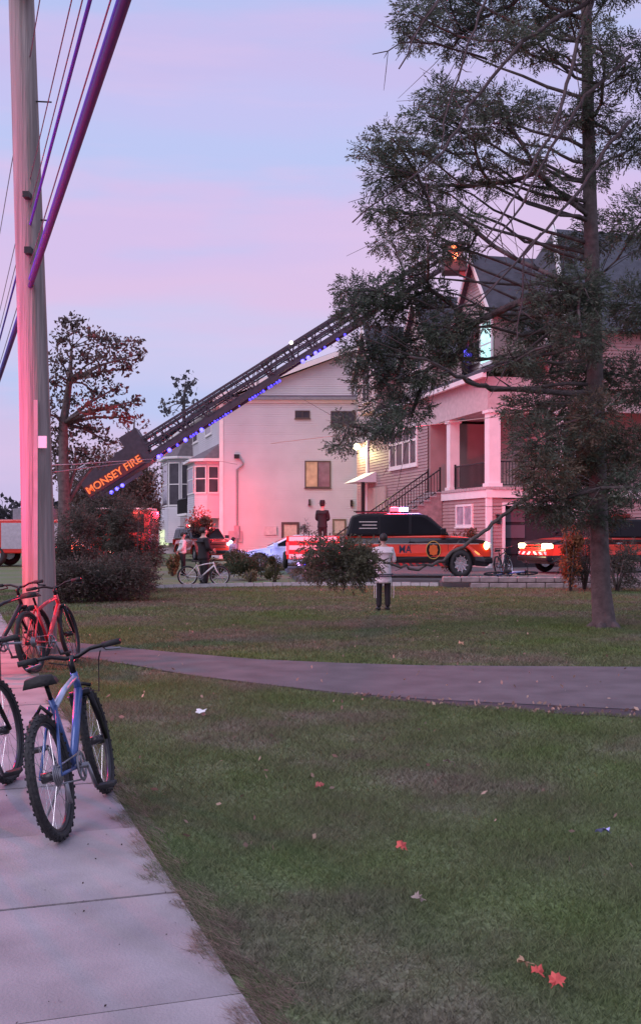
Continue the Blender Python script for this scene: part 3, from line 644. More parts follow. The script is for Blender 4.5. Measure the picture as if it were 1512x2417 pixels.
# upper storey: side wall, three street gables, roofs
UE = GZ + 1.7                                                 # upper eave
siding(MB(), (UW, 0, 0), Y_, -X_, 6.0, GZ+.9, UE+.1, .14).build('upper_wall', M_brown, bh)['kind'] = 'stuff'
siding(MB(), (1.3, 6.0, 0), Y_, -X_, 12.2, GZ+.5, UE+.1, .14).build('upper_wall', M_brown, bh)['kind'] = 'stuff'
siding(MB(), (UW, 0, 0), X_, -Y_, 10, GZ-.4, UE+.1, .14).build('upper_wall', M_brown, bh)['kind'] = 'stuff'
MB().box((UW+.04, .06, CT+.35), (13, 18.1, UE)).build('wall_core', M_brown, bh)
MB().box((UW-.05, -.05, GZ+.6), (UW+.14, .1, UE)).build('corner_board', M_trim, bh)
RX = 4.4; RZ = 13.1
MB().prism([(1.0, 6, UE), (RX, 6, RZ), (13, 6, UE-.4), (13, 6, UE-.2), (RX, 6, RZ+.18), (1.0, 6, UE+.18)], (0, 12.4, 0)).build('roof', M_roof, bh)
# the high near roof, its ridge parallel to the garage front
hr_l = hf(1307, 540, 5.0); hr_z = hr_l.z
hp = [Vector((hf(1201, 602, 5.0).x, .2, UE+.1)), Vector((15, -.45, UE+.1)), Vector((15, 5.0, hr_z)), Vector((hr_l.x, 5.0, hr_z)), Vector((15, 10.0, UE+.1)), Vector((hf(1201, 602, 5.0).x, 10.0, UE+.1))]
b = MB(); b.add([Vector((hp[0].x, -.45, UE+.12)), hp[1], hp[2], hp[3], hp[4], hp[5], Vector((15, 5, UE+.12))], [(0,1,2,3), (3,2,4,5), (0,3,5), (0,5,4,1), (1,4,2)]); b.build('roof', M_roof, bh)
MB().bar(hp[3] + Vector((-.05, -.02, .05)), (hp[0].x-.1, -.5, UE+.16), .16, .22).build('rake_board', M_trim, bh)
def street_gable(px_, py_, wid, pl, lit):
    U_ = pl + .35
    pk_ = hs(px_, py_, U_-.35); yc = pk_.y; zk = pk_.z; hh = wid*.62
    gz0 = GZ + (.95 if pl > 2 else .3); gy0, gy1 = yc-wid/2, yc+wid/2; ez = zk - hh
    b_ = MB().prism([(U_-.33, gy0, gz0), (U_-.33, gy1, gz0), (U_-.33, gy1, ez), (U_-.33, yc, zk), (U_-.33, gy0, ez)], (2.8, 0, 0)).build('gable', M_brown, bh)
    siding(MB(), (U_-.34, gy0, 0), Y_, -X_, wid, gz0, zk-.05, .14, lambda z: (max(0, (z-ez)/hh*wid/2), min(wid, wid-(z-ez)/hh*wid/2))).build('gable_siding', mat('pale_gable_siding', (.52, .44, .42), .6, 0, .06, 2), b_)['kind'] = 'stuff'
    for s in (-1, 1):
        e0 = Vector((U_-.62, yc + s*(wid/2+.3), ez-.3*hh/(wid/2))); e1 = Vector((U_-.62, yc, zk+.02))
        MB().obox(e0, e1-e0, (3.4 + (zk-UE)*1.0, 0, 0), (0, 0, .16)).build('gable_roof', M_roof, b_)
        MB().obox(e0 + Vector((-.05, 0, -.14)), e1-e0, (.05, 0, 0), (0, 0, .27)).build('rake_board', M_trim, b_)
    window(bh, (U_-.37, yc-.75, gz0+.55), Y_, -X_, 1.5, 1.9, mf=M_trim, mp=M_pane, mull=(.5,), rails=(.5,), fr=.09, lit=lit)
street_gable(1121, 611, 4.2, 2.15, None)
street_gable(985, 705, 4.2, 1.0, None)
street_gable(866, 775, 3.6, .05, None)
# teal lit window and blue lamp glow inside near the big gable
t0, t1 = hs(1162, 800, UW-.4).y, hs(1134, 800, UW-.4).y
window(bh, (UW-.40, t0, hs(1148, 860, UW-.4).z), Y_, -X_, t1-t0, hs(1148, 755, UW-.4).z-hs(1148, 860, UW-.4).z, mf=M_trim, mp=M_teal, rails=(.46,), fr=.10)
tb = hs(1096, 838, UW-.55); MB().box((UW-.5, tb.y-.25, tb.z-.25), (UW-.45, tb.y+.25, tb.z+.25)).build('blue_lit_pane', mat('blue_lit_pane', (.2, .2, .8), .3, emit=(.12, .1, 1), estr=1.6), bh)
MB().box((-.12, -.30, .25), (-.02, -.18, 2.0)).build('downspout', M_trim, bh)

# ------------------------------------------------------------------ vehicles (local: x forward, y left, z up, standing on z = 0)
def livery_mat():
    m = bpy.data.materials.new('fire_vehicle_livery'); m.use_nodes = True; n, l = m.node_tree.nodes, m.node_tree.links; b = n['Principled BSDF']
    b.inputs['Roughness'].default_value = .28; b.inputs['Coat Weight'].default_value = .5
    t = n.new('ShaderNodeTexCoord'); s = n.new('ShaderNodeSeparateXYZ'); l.new(t.outputs['Object'], s.inputs[0])
    dv = n.new('ShaderNodeMath'); dv.operation = 'DIVIDE'; dv.inputs[1].default_value = 2.0; l.new(s.outputs[2], dv.inputs[0])
    r = n.new('ShaderNodeValToRGB'); r.color_ramp.interpolation = 'CONSTANT'; l.new(dv.outputs[0], r.inputs[0])
    e = r.color_ramp.elements; K, D = (.70, .045, .018, 1), (.014, .012, .014, 1)
    e[0].position = 0; e[0].color = D; e[1].position = .30; e[1].color = K
    x = e.new(.475); x.color = D; x = e.new(.555); x.color = K
    l.new(r.outputs[0], b.inputs['Base Color']); return m
M_liv = livery_mat()
def stripe_mat(name, sc, ax, ca_, cb_):
    m = bpy.data.materials.new(name); m.use_nodes = True; n, l = m.node_tree.nodes, m.node_tree.links; b = n['Principled BSDF']; b.inputs['Roughness'].default_value = .4
    t = n.new('ShaderNodeTexCoord'); s = n.new('ShaderNodeSeparateXYZ'); l.new(t.outputs['Object'], s.inputs[0])
    ab = n.new('ShaderNodeMath'); ab.operation = 'ABSOLUTE' if ax == 'y' else 'ADD'; l.new(s.outputs[1 if ax == 'y' else 0], ab.inputs[0])
    if ax != 'y': ab.inputs[1].default_value = 20
    su = n.new('ShaderNodeMath'); su.operation = 'ADD'; l.new(ab.outputs[0], su.inputs[0]); l.new(s.outputs[2], su.inputs[1])
    mu = n.new('ShaderNodeMath'); mu.operation = 'MULTIPLY'; mu.inputs[1].default_value = sc; l.new(su.outputs[0], mu.inputs[0])
    fr_ = n.new('ShaderNodeMath'); fr_.operation = 'FRACT'; l.new(mu.outputs[0], fr_.inputs[0])
    gt = n.new('ShaderNodeMath'); gt.operation = 'GREATER_THAN'; gt.inputs[1].default_value = .5; l.new(fr_.outputs[0], gt.inputs[0])
    mx = n.new('ShaderNodeMixRGB'); mx.inputs[1].default_value = (*ca_, 1); mx.inputs[2].default_value = (*cb_, 1); l.new(gt.outputs[0], mx.inputs[0]); l.new(mx.outputs[0], b.inputs['Base Color']); return m
M_chev = stripe_mat('chevron_stripes', 3.2, 'y', (.62, .02, .03), (.75, .72, .72))
M_diag = stripe_mat('diagonal_stripes', 4.4, 'x', (.5, .02, .02), (.06, .03, .03))

def vehicle(name, label, cat, loc, rz, paint, top, kind='suv', livery=False, head=None, tail=None, chev=False, group=None, bar=None, Wd=1.98):
    t = thing(name, label, cat, loc, rz, group); w = Wd/2
    if kind == 'suv':
        wr, wxs, zb, zbelt, zr = .40, (1.50, -1.55), .30, 1.18, 1.80
        low = [(-2.52,.42), (-2.52,.95), (-2.46,1.17), (.95,1.19), (1.5,1.15), (2.25,1.06), (2.48,.95), (2.54,.75), (2.52,.42), (2.40,.32)]
        roof = [(-2.46,1.165), (-2.28,1.72), (-2.0,1.79), (.05,1.80), (.35,1.74), (1.12,1.18)]
        side = [[(-2.28,1.24), (-2.17,1.66), (-1.36,1.70), (-1.36,1.24)], [(-1.26,1.24), (-1.26,1.70), (-.30,1.715), (-.30,1.24)], [(-.20,1.24), (-.20,1.715), (.16,1.70), (.34,1.63), (.93,1.24)]]
    else:
        wr, wxs, zb, zbelt, zr = .33, (1.40, -1.38), .24, .92, 1.43
        low = [(-2.36,.40), (-2.38,.78), (-2.25,.98), (-1.55,1.0), (.85,.95), (1.6,.84), (2.2,.70), (2.38,.55), (2.36,.35), (2.2,.25)]
        roof = [(-1.95,.98), (-1.2,1.36), (-.7,1.43), (-.05,1.43), (.25,1.36), (1.15,.93)]
        side = [[(-1.62,1.02), (-1.15,1.30), (-.62,1.37), (-.62,1.0)], [(-.52,1.0), (-.52,1.375), (-.05,1.37), (.2,1.31), (.85,.98)]]
    # lower body with wheel arches
    prof = list(low)
    ar = wr*1.16
    def arch(cx): return [(cx + ar*math.cos(a), max(zb, wr + ar*math.sin(a))) for a in [math.pi*i/10 - .12 for i in range(0, 11)] + [math.pi+.12]]
    bot = []
    for cx in wxs: bot += arch(cx)
    bot += []
    prof = low[:] + [(p[0], p[1]) for p in bot] + [(-2.40, zb+.04)]
    def wy(z): return w*(1 - .05*max(0, (z-zbelt*.75))/.5 - .06*max(0, .55-z)/.3)
    b = MB(); n = len(prof)
    def endw(x, z):
        e = max(0, abs(x)-1.9)/.6; return wy(z)*(1-.16*e*e)
    b.add([(x, endw(x, z), z) for x, z in prof] + [(x, -endw(x, z), z) for x, z in prof], [tuple(range(n)), tuple(reversed(range(n, 2*n)))] + [(i, i+n, (i+1) % n+n, (i+1) % n) for i in range(n)])
    body = b.build('body', paint, t, bevel=.045)
    bmx = MB(); bmx.box((-2.1, -w*.8, zb+.05), (2.1, w*.8, .72)); bmx.build('underbody', M_rub, t)
    rw = lambda z: (w-.05) - (z-zbelt)*.17
    c = MB(); m_ = len(roof)
    c.add([(x, rw(z), z) for x, z in roof] + [(x, -rw(z), z) for x, z in roof], [tuple(range(m_)), tuple(reversed(range(m_, 2*m_)))] + [(i, i+m_, (i+1) % m_+m_, (i+1) % m_) for i in range(m_)])
    c.build('cabin', top, t, bevel=.05)
    for s in (1, -1):
        for q in side:
            gq = MB(); k_ = len(q); gq.add([(x, s*(rw(z)+.012), z) for x, z in q] + [(x, s*(rw(z)-.02), z) for x, z in q], [tuple(range(k_)), tuple(reversed(range(k_, 2*k_)))] + [(i, (i+1) % k_, (i+1) % k_+k_, i+k_) for i in range(k_)]); gq.build('side_window', M_glass, t)
        for xh in ((-.05, -1.1) if kind == 'suv' else (-.3, -1.0)):
            MB().box((xh-.24, s*(w+.0)-.015, zbelt*.83), (xh-.04, s*(w+.0)+.03, zbelt*.83+.035)).build('door_handle', M_black if livery else M_chrome, t)
        for xd in ((1.05, -.25, -1.32) if kind == 'suv' else (.95, -.57, -1.45)):
            MB().box((xd-.006, s*w*.99-.01, zb+.14), (xd+.006, s*w+.004, zbelt-.05)).build('door_seam', M_rub, t)
        mr_ = MB(); mr_.box((.78 if kind == 'suv' else .68, s*(w+.02), zbelt+.02), (.98 if kind == 'suv' else .86, s*(w+.22), zbelt+.20)); mr_.build('mirror', top, t, bevel=.03)
        hz = zbelt*.80
        MB().box((2.30 if kind == 'suv' else 2.10, s*w*.52, hz-.12), (2.53 if kind == 'suv' else 2.33, s*w*.88, hz+.05)).build('headlight', head if head else M_lens, t, bevel=.03)
        MB().box((-2.53 if kind == 'suv' else -2.40, s*w*.70, zbelt*.70), (-2.36 if kind == 'suv' else -2.2, s*w*.955, zbelt*.70+.33 if kind == 'suv' else zbelt*.7+.17)).build('tail_light', tail if tail else M_redlens, t, bevel=.02)
    # windscreen and rear glass laid on the sloping ends of the cabin
    def glass(p, q, name, fwd):
        (x0, z0), (x1, z1) = p, q; dx, dz = x1-x0, z1-z0; nn = Vector((dz, 0, -dx)).normalized(); nn = nn if nn.x*fwd > 0 else -nn
        A = [Vector((x0+dx*.10, -rw(z0)*.93, z0+dz*.10)), Vector((x0+dx*.10, rw(z0)*.93, z0+dz*.10)), Vector((x0+dx*.9, rw(z1)*.90, z0+dz*.9)), Vector((x0+dx*.9, -rw(z1)*.90, z0+dz*.9))]
        MB().prism([a - nn*.01 for a in A], nn*.025).build(name, M_glass, t)
    glass(roof[-1], roof[-2], 'windscreen', 1); glass(roof[0], roof[1], 'rear_window', -1)
    xf = 2.5 if kind == 'suv' else 2.32
    gb = MB()
    for i in range(4): gb.box((xf-.03, -w*.45, zbelt*.60+.085*i), (xf+.05, w*.45, zbelt*.60+.085*i+.035))
    gb.build('grille', M_black, t)
    MB().box((xf-.2, -w*.9, .40), (xf+.08, w*.9, .58)).build('front_bumper', M_black if kind == 'suv' else paint, t, bevel=.05); MB().box((-xf-.10, -w*.9, .40), (-xf+.2, w*.9, .60)).build('rear_bumper', M_black if kind == 'suv' else paint, t, bevel=.05)
    # wheels: tyre, rim with spokes
    wm = MB()
    wm.torus((0,0,0), (0,1,0), wr-.10, .10, 36, 10, 1.15); me_t = wm.mesh('tyre', True); me_t.materials.append(M_rub)
    rm = MB(); rm.torus((0,0,0), (0,1,0), wr-.155, .02, 32, 6, 3.6); rm.disc((0,.04,0), (0,1,0), .06, .10, 16)
    for i in range(10):
        a = 2*math.pi*i/10; rm.bar((.04*math.cos(a), .06, .04*math.sin(a)), ((wr-.16)*math.cos(a), .075, (wr-.16)*math.sin(a)), .035, .03, (0,1,0))
    rm.disc((0,-.04,0), (0,1,0), wr-.17, .03, 24)
    me_r = rm.mesh('rim'); me_r.materials.append(M_chrome)
    for cx in wxs:
        for s in (1, -1):
            wh = bpy.data.objects.new('wheel', None); COL.objects.link(wh); wh.parent = t; wh.location = (cx, s*(w-.14), wr); wh.rotation_euler = (0, .3*cx, 0 if s > 0 else math.pi)
            link('tyre', me_t, None, wh); link('rim', me_r, None, wh)
    if livery:
        for s in (1, -1):
            MB().obox((-1.0, s*(w-.03), .335), (1.95, 0, 0), (0, s*.035, 0), (0, 0, .085)).build('stripe_strip', M_diag, t)
            MB().obox((-2.2, s*(w+.0)-.003, .945), (4.3, 0, 0), (0, s*.008, 0), (0, 0, .012)).build('reflective_line', mat('pale_line', (.6, .55, .5), .4), t)
            em = bpy.data.objects.new('emblem', None); COL.objects.link(em); em.parent = t; em.location = (.55, s*(w+.006), .78); em.rotation_euler = (R(90), 0, 0 if s < 0 else R(180))
            MB().tube([(0,0,-.004), (0,0,.004)], .25, 28).build('emblem_disc', M_black, em)
            MB().torus((0,0,.004), (0,0,1), .243, .012, 32, 6).build('emblem_ring', mat('gold_line', (.55, .33, .08), .4), em)
            MB().tube([(0,0,.004), (0,0,.009)], .155, 8).build('emblem_cross', mat('orange_cross', (.62, .12, .02), .4), em)
            for a in range(4):
                k_ = math.pi/2*a + math.pi/4
                MB().obox((.12*math.cos(k_)-.04, .12*math.sin(k_)-.04, .005), (.08,0,0), (0,.08,0), (0,0,.005)).build('emblem_arm', mat('orange_cross', (.62,.12,.02), .4), em)
            rot = Matrix.Translation((-.42, s*(w+.004), .79)) @ Matrix.Rotation(0 if s < 0 else math.pi, 4, 'Z') @ Matrix.Rotation(R(90), 4, 'X')
            text_mesh('MA', .30, .004, mat('dark_letter', (.02, .03, .06), .4), t, 'lettering', rot, .004)
            for i in range(3):
                MB().obox((-2.0 + .1*(i % 2), s*(rw(1.55-.09*i)+.014)-.002, 1.55-.09*i), (.62-.12*(i % 2), 0, 0), (0, s*.004, 0), (0, 0, .022)).build('window_lettering', mat('pale_line', (.6,.55,.5), .4), t)
    if bar:
        lb = MB(); lb.box((-.95, -.62, zr+.01), (-.30, .62, zr+.05)); lbo = lb.build('light_bar', M_black, t)
        for i, mm in enumerate(bar):
            a = -.62 + 1.24*i/len(bar); MB().box((-.94, a+.01, zr+.05), (-.64, a+1.24/len(bar)-.01, zr+.17)).build('beacon_lens', mm, lbo, bevel=.02); MB().box((-.62, a+.01, zr+.05), (-.31, a+1.24/len(bar)-.01, zr+.17)).build('beacon_lens', bar[-1-i], lbo, bevel=.02)
        rr = MB()
        for s in (1, -1): rr.bar((-2.2, s*.72, zr+.05), (-1.05, s*.72, zr+.05), .03, .03)
        rr.build('roof_rail', M_black, t)
    if chev:
        MB().box((-2.56, -w*.80, .62), (-2.525, w*.80, 1.14)).build('chevron_panel', M_chev, t)
    return t

SUVZ = .18
suv = vehicle('fire_suv', 'red and black fire command utility vehicle seen side on with lit roof bar', 'fire vehicle', (2.93, 33.6, SUVZ), R(-4), M_liv, M_black, livery=True, head=M_lens,
              bar=[M_beacon_r, M_beacon_v, M_beacon_b, M_beacon_w, M_beacon_r, M_beacon_v])
suv.scale = (.86, 1, 1.07)
# the marker lamp on its near front corner
MB().ball((2.36, -.88, .90), .085, 10, 7, (1, .5, 1.3)).build('corner_lamp', mat('lit_corner_lamp', (1,.9,.4), .3, emit=(1, .8, .22), estr=9), suv, smooth=True)
lamp('roof_bar_red', (-.7, -.2, 2.25), (1, .03, .07), 1700, .3, suv); lamp('roof_bar_violet', (-.1, -.3, 2.2), (.5, .35, 1), 120, .3, suv)
lamp('roof_bar_red_front', (-.35, .35, 2.15), (1, .03, .07), 1000, .2, suv)
ev2 = vehicle('fire_suv', 'red fire vehicle nosing toward the garage with both headlights lit', 'fire vehicle', (9.35, 37.4, SUVZ), R(202), M_liv, M_black, livery=False, head=M_head, bar=[M_redlens]*4)
MB().box((2.50, -.8, .62), (2.56, .8, .72)).build('bumper_stripe', M_chev, ev2)
lamp('headlight_spill', (3.0, 0, .95), (1, .8, .4), 25, .2, ev2)
ev3 = thing('equipment_trailer', 'low red trailer with striped red and white tail between hedge and conifer branch', 'trailer', (-.27, 39.6, SUVZ))
MB().box((-.95, 0, .38), (.95, 2.7, .72)).build('bed', M_red, ev3, bevel=.03)
MB().box((-.95, 0, .721), (-.88, 2.7, 1.22)).build('side_panel', M_red, ev3); MB().box((.88, 0, .721), (.95, 2.7, 1.22)).build('side_panel', M_red, ev3); MB().box((-.88, 2.63, .721), (.88, 2.7, 1.22)).build('front_panel', M_red, ev3)
MB().box((-.86, -.05, .40), (.86, -.003, 1.22)).build('tailgate', M_chev, ev3)
for sx in (-1, 1):
    MB().box((sx*.91-.045, -.06, .55), (sx*.91+.045, -.004, 1.0)).build('tail_light', mat('lit_tail_lamp', (1, .1, .1), .3, emit=(1, .03, .05), estr=1.6), ev3)
    wh = bpy.data.objects.new('wheel', None); COL.objects.link(wh); wh.parent = ev3; wh.location = (sx*1.03, 1.3, .33)
    MB().torus((0,0,0), (1,0,0), .25, .08, 24, 8, 1.1).build('tyre', M_rub, wh, True); MB().disc((0,0,0), (1,0,0), .17, .08, 16).build('rim', M_chrome, wh)
MB().box((-.7, -.08, .16), (.7, -.03, .28)).build('rear_bumper', M_grey, ev3); MB().ball((-.52, -.12, .22), .06).build('blue_marker', M_beacon_v, ev3, smooth=True); MB().ball((-.28, -.12, .22), .04).build('blue_marker', M_beacon_b, ev3, smooth=True)
MB().bar((0, 2.7, .5), (0, 4.0, .45), .08, .08).build('drawbar', M_iron, ev3)
lamp('tail_glow', (-.3, -1.2, 1.1), (1, .12, .14), 22, .2, ev3)
ev4 = vehicle('rescue_suv', 'dark utility vehicle with painted-on red glow and blazing red and white roof beacons before the white house', 'fire vehicle', (-6.45, 60.3, 0), R(-66), M_red, M_dark, head=M_lens,
              bar=[M_beacon_r, M_beacon_b, M_beacon_v, M_beacon_r, M_beacon_r, M_beacon_w])  # red paint stands in for red beacon light on a dark body
MB().ball((-.6, .45, 1.98), .27).build('spinning_beacon', M_beacon_w, ev4, smooth=True)
lamp('beacon_red', (-.6, .5, 2.5), (1, .02, .05), 580, .3, ev4); lamp('red_fill', (1.2, 1.9, 2.0), (1, .02, .04), 90, .2, ev4); lamp('beacon_violet', (2.9, 1.0, .95), (.7, .75, 1), 60, .2, ev4)  # near red lamp has no fixture, added to redden vehicle and bushes
MB().ball((2.50, .80, .98), .14).build('corner_lamp', M_beacon_v, ev4, smooth=True)
car = vehicle('white_car', 'white saloon car with blue lit nose parked behind the round hedge', 'car', (-1.1, 45.2, 0), R(184), M_carwhite, M_carwhite, kind='sedan')
lamp('blue_flash', (2.8, 1.6, 1.1), (.10, .12, 1), 55, .2, car); MB().ball((2.25, .55, .70), .09).build('grille_flasher', M_beacon_b, car, smooth=True)
lamp('blue_flash_side', (1.0, 1.9, .9), (.15, .18, 1), 16, .2, car)
# emergency vehicle on the road at the far left, source of the red on the pole
ev5 = vehicle('fire_suv', 'red fire vehicle with lit beacons standing on the road left of the pole', 'fire vehicle', (-6.9, 11.4, .02), R(-71), M_red, M_red, head=M_lens, bar=[M_beacon_r, M_beacon_v, M_beacon_r, M_beacon_r])
lamp('beacon_red', (-.6, .95, 2.25), (1, .012, .025), 760, .12, ev5); lamp('beacon_blue', (-.6, -.5, 2.25), (.16, .07, 1), 380, .12, ev5)

# ------------------------------------------------------------------ ladder truck with raised ladder
LD = 50.0; T0 = Vector((-11.2, LD, 0))
lt = thing('ladder_truck', 'red ladder truck half hidden by shrubs, its long dark ladder raised to the roof', 'fire engine', T0)
def tp(x, y, d=LD): return P(x, y, d) - T0
cab = MB(); cab.box((1.3, -1.25, .55), (3.7, 1.25, 2.55)); cabo = cab.build('cab', M_red, lt, bevel=.08)
MB().box((1.5, -1.275, 1.55), (2.3, -1.24, 2.35)).build('cab_window', M_glass, cabo); MB().box((2.5, -1.275, 1.55), (3.4, -1.24, 2.35)).build('cab_window', M_glass, cabo); MB().box((3.69, -1.1, 1.45), (3.72, 1.1, 2.35)).build('windscreen', M_glass, cabo)
MB().box((1.2, -1.22, 2.551), (3.6, 1.22, 2.62)).build('cab_roof', M_white, lt)
MB().box((-5.8, -1.25, .6), (1.25, 1.25, 2.1)).build('body', M_red, lt, bevel=.05)
for i in range(5): MB().box((-5.6+1.35*i, -1.285, .8), (-4.35+1.35*i, -1.24, 1.95)).build('locker_shutter', M_chrome, lt)
for x in (-4.4, -3.2, 2.4):
    for s in (-1, 1):
        wh = bpy.data.objects.new('wheel', None); COL.objects.link(wh); wh.parent = lt; wh.location = (x, s*1.12, .52)
        MB().torus((0,0,0), (0,1,0), .38, .14, 28, 8, 1.1).build('tyre', M_rub, wh, True); MB().disc((0, s*.06, 0), (0,1,0), .27, .1, 20).build('rim', M_chrome, wh)
fd = MB(); fd.tube([(2.4+.68*math.cos(a), -1.27, .52+.68*math.sin(a)) for a in [math.pi*i/12 for i in range(13)]], .045, 6); fd.build('wheel_arch', M_chrome, lt)
MB().disc((-1.6, 0, 2.35), (0,0,1), 1.1, .5, 28).build('turntable', M_grey, lt)
q = tp(118, 1258); 
for (x, y, mm, r_) in ((145, 1302, M_beacon_o, .16), (152, 1309, M_beacon_o, .10), (138, 1290, M_beacon_r, .09), (262, 1298, M_beacon_w, .10), (268, 1303, M_beacon_r, .12), (302, 1243, M_beacon_w, .055), (286, 1256, M_lens, .14)):
    p_ = tp(x, y, 48.55); MB().ball(p_, r_).build('marker_light', mm, lt, smooth=True)
lamp('truck_red', tp(150, 1300, 47.6), (1, .08, .03), 45, .2, lt); lamp('truck_red_side', tp(300, 1215, 47.5), (1, .1, .08), 45, .2, lt)
# aerial ladder: three telescoping sections of trusses
A = tp(212, 1165); B = tp(1066, 628); ax = (B-A).normalized(); up = Vector((-ax.z, 0, ax.x)); LL = (B-A).length
def section(t0, t1, hw, h, base, chord, nrung):
    s = MB(); a0, a1 = A + ax*LL*t0, A + ax*LL*t1
    for sy in (-hw, hw):
        o_ = Vector((0, sy, 0))
        s.bar(a0+o_+up*base, a1+o_+up*base, .09, chord, up); s.bar(a0+o_+up*(base+h), a1+o_+up*(base+h), .07, .10, up); s.bar(a0+o_+up*(base+h*.55), a1+o_+up*(base+h*.55), .05, .06, up)
        n_ = max(4, int((a1-a0).length/1.15))
        for i in range(n_):
            p0 = a0 + (a1-a0)*(i/n_) + o_; p1 = a0 + (a1-a0)*((i+1)/n_) + o_; pm = (p0+p1)/2
            s.bar(p0+up*base, p0+up*(base+h), .05, .06, ax); s.bar(p0+up*base, pm+up*(base+h), .035, .045, (0,1,0)); s.bar(pm+up*(base+h), p1+up*base, .035, .045, (0,1,0))
    so = s.build('ladder_section', mat('dark_ladder_metal', (.05, .045, .058), .5, .3, .2, 6), lt)
    me = MB().tube([(0, -hw, 0), (0, hw, 0)], .03, 6).mesh('rung'); me.materials.append(M_grey)
    for i in range(nrung):
        o_ = link('rung', me, None, so); o_.location = a0 + (a1-a0)*((i+.5)/nrung) + up*(base+.05)
    return so
section(.10, .52, .50, .92, -.12, .22, 26); section(.14, .76, .41, .80, .02, .13, 34); section(.50, .985, .33, .70, .14, .14, 28)
MB().obox(A + ax*.0 + Vector((0,-.55,0)) - up*.3, ax*3.3, (0,1.1,0), up*1.05).build('ladder_heel', mat('dark_ladder_metal', (.05,.045,.058), .5), lt)
MB().obox(A + ax*2.5 + Vector((0,-.52,0)) + up*.2, ax*.9, (0,1.04,0), up*1.15).build('heel_housing', mat('dark_ladder_metal', (.05,.045,.058), .5), lt)
MB().bar(A + ax*.3 + up*1.15 + Vector((0,-.6,0)), A + ax*2.4 + up*1.05 + Vector((0,-.6,0)), .06, .06).build('grab_rail', M_chrome, lt); MB().ball(A + ax*.9 + up*1.18 + Vector((0,-.62,0)), .13).build('work_lamp', M_lens, lt, smooth=True)
sg = MB().obox(A + Vector((0,-.62,0)) - up*.22, ax*2.95, (0,.05,0), up*.50).build('sign_board', mat('dark_red_board', (.11, .02, .022), .5), lt)
rotm = Matrix(((ax.x, up.x, 0, 0), (0, 0, -1, 0), (ax.z, up.z, 0, 0), (0, 0, 0, 1)))
text_mesh('MONSEY FIRE', .47, .012, mat('orange_glow_letter', (.8, .22, .05), .5, emit=(1, .22, .05), estr=.32), sg, 'lettering', Matrix.Translation(A + ax*1.47 + up*.04 + Vector((0,-.635,0))) @ rotm, .01)  # reflective letters with a slight glow put into their material
for i, tt in enumerate([.075, .092, .108]): MB().ball(A + ax*(LL*tt*.9 - .35) - up*.55 + Vector((0,-.6,0)), .085).build('blue_light', M_beacon_b, lt, smooth=True)
MB().bar(A + ax*.5 - up*.52 + Vector((0,-.55,0)), A + ax*2.6 - up*.52 + Vector((0,-.55,0)), .1, .16).build('light_rail', mat('dark_ladder_metal', (.05,.045,.058), .5), lt)
meL = MB().ball((0,0,0), .062, 8, 5).mesh('blue_light', True); meL.materials.append(M_led); meL2 = MB().ball((0,0,0), .095, 8, 5).mesh('blue_light', True); meL2.materials.append(M_beacon_b)
for i in range(46):
    if i not in (0, 4, 10, 16) and rnd.random() < .35: continue
    tt = .185 + .33*i/45; o_ = link('blue_light', meL2 if i in (0, 4, 10, 16) else meL, None, lt); o_.location = A + ax*LL*tt - up*.32 + Vector((0,-.52,0))
    if i > 16 and rnd.random() < .35: o_.scale = (.6, .6, .6)
for tt in (.585, .60, .62, .632, .645, .68, .70): o_ = link('blue_light', meL2 if tt < .63 else meL, None, lt); o_.location = A + ax*LL*tt - up*.12 + Vector((0,-.48,0))
for tt, pw in ((.20, 7), (.30, 5), (.61, 5)): lamp('blue_strip_light', A + ax*LL*tt - up*.6 + Vector((0,-.8,0)), (.08, .06, 1), pw, .2, lt)
lamp('blue_rail_light', A + ax*1.6 - up*.75 + Vector((0,-.9,0)), (.08,.06,1), 5, .2, lt)
MB().ball(A + ax*LL*.585 + up*.86 + Vector((0,-.5,0)), .085).build('work_lamp', mat('lit_work_lamp', (1,.9,.8), .3, emit=(1, .88, .75), estr=2.5), lt, smooth=True)
# platform at the ladder tip
bc = tp(1070, 612, 48.6); bk_ = MB()
bk_.box((bc.x-.50, bc.y-.55, bc.z-.62), (bc.x+.50, bc.y+.55, bc.z-.02)); bo = bk_.build('platform', mat('dark_platform', (.07, .045, .05), .5), lt, bevel=.04)
rr = MB()
for s in (-1, 1):
    for r2 in (-1, 1): rr.bar((bc.x+.47*s, bc.y+.5*r2, bc.z-.02), (bc.x+.40*s, bc.y+.5*r2, bc.z+.62), .06, .06, (0,1,0))
for r2 in (-1, 1): rr.bar((bc.x-.45, bc.y+.5*r2, bc.z+.62), (bc.x+.45, bc.y+.5*r2, bc.z+.62), .06, .08); rr.bar((bc.x-.46, bc.y+.5*r2, bc.z+.3), (bc.x+.46, bc.y+.5*r2, bc.z+.3), .05, .05)
for s in (-1, 1): rr.bar((bc.x+.42*s, bc.y-.5, bc.z+.62), (bc.x+.42*s, bc.y+.5, bc.z+.62), .06, .08)
rr.build('platform_rail', M_iron, bo)
MB().box((bc.x-.36, bc.y-.50, bc.z+.02), (bc.x+.36, bc.y-.46, bc.z+.58)).build('front_shield', mat('dark_shield', (.10, .09, .10), .4), bo)
MB().tube([(bc.x+.50, bc.y-.3, bc.z+.25), (bc.x+.62, bc.y-.3, bc.z+.45), (bc.x+.55, bc.y-.6, bc.z+.62)], .09, 8).build('water_monitor', M_iron, bo)
MB().ball((bc.x-.03, bc.y-.62, bc.z+.02), .13).build('red_lamp', mat('lit_red_lamp', (1,.3,.2), .3, emit=(1, .17, .07), estr=15), bo, smooth=True)
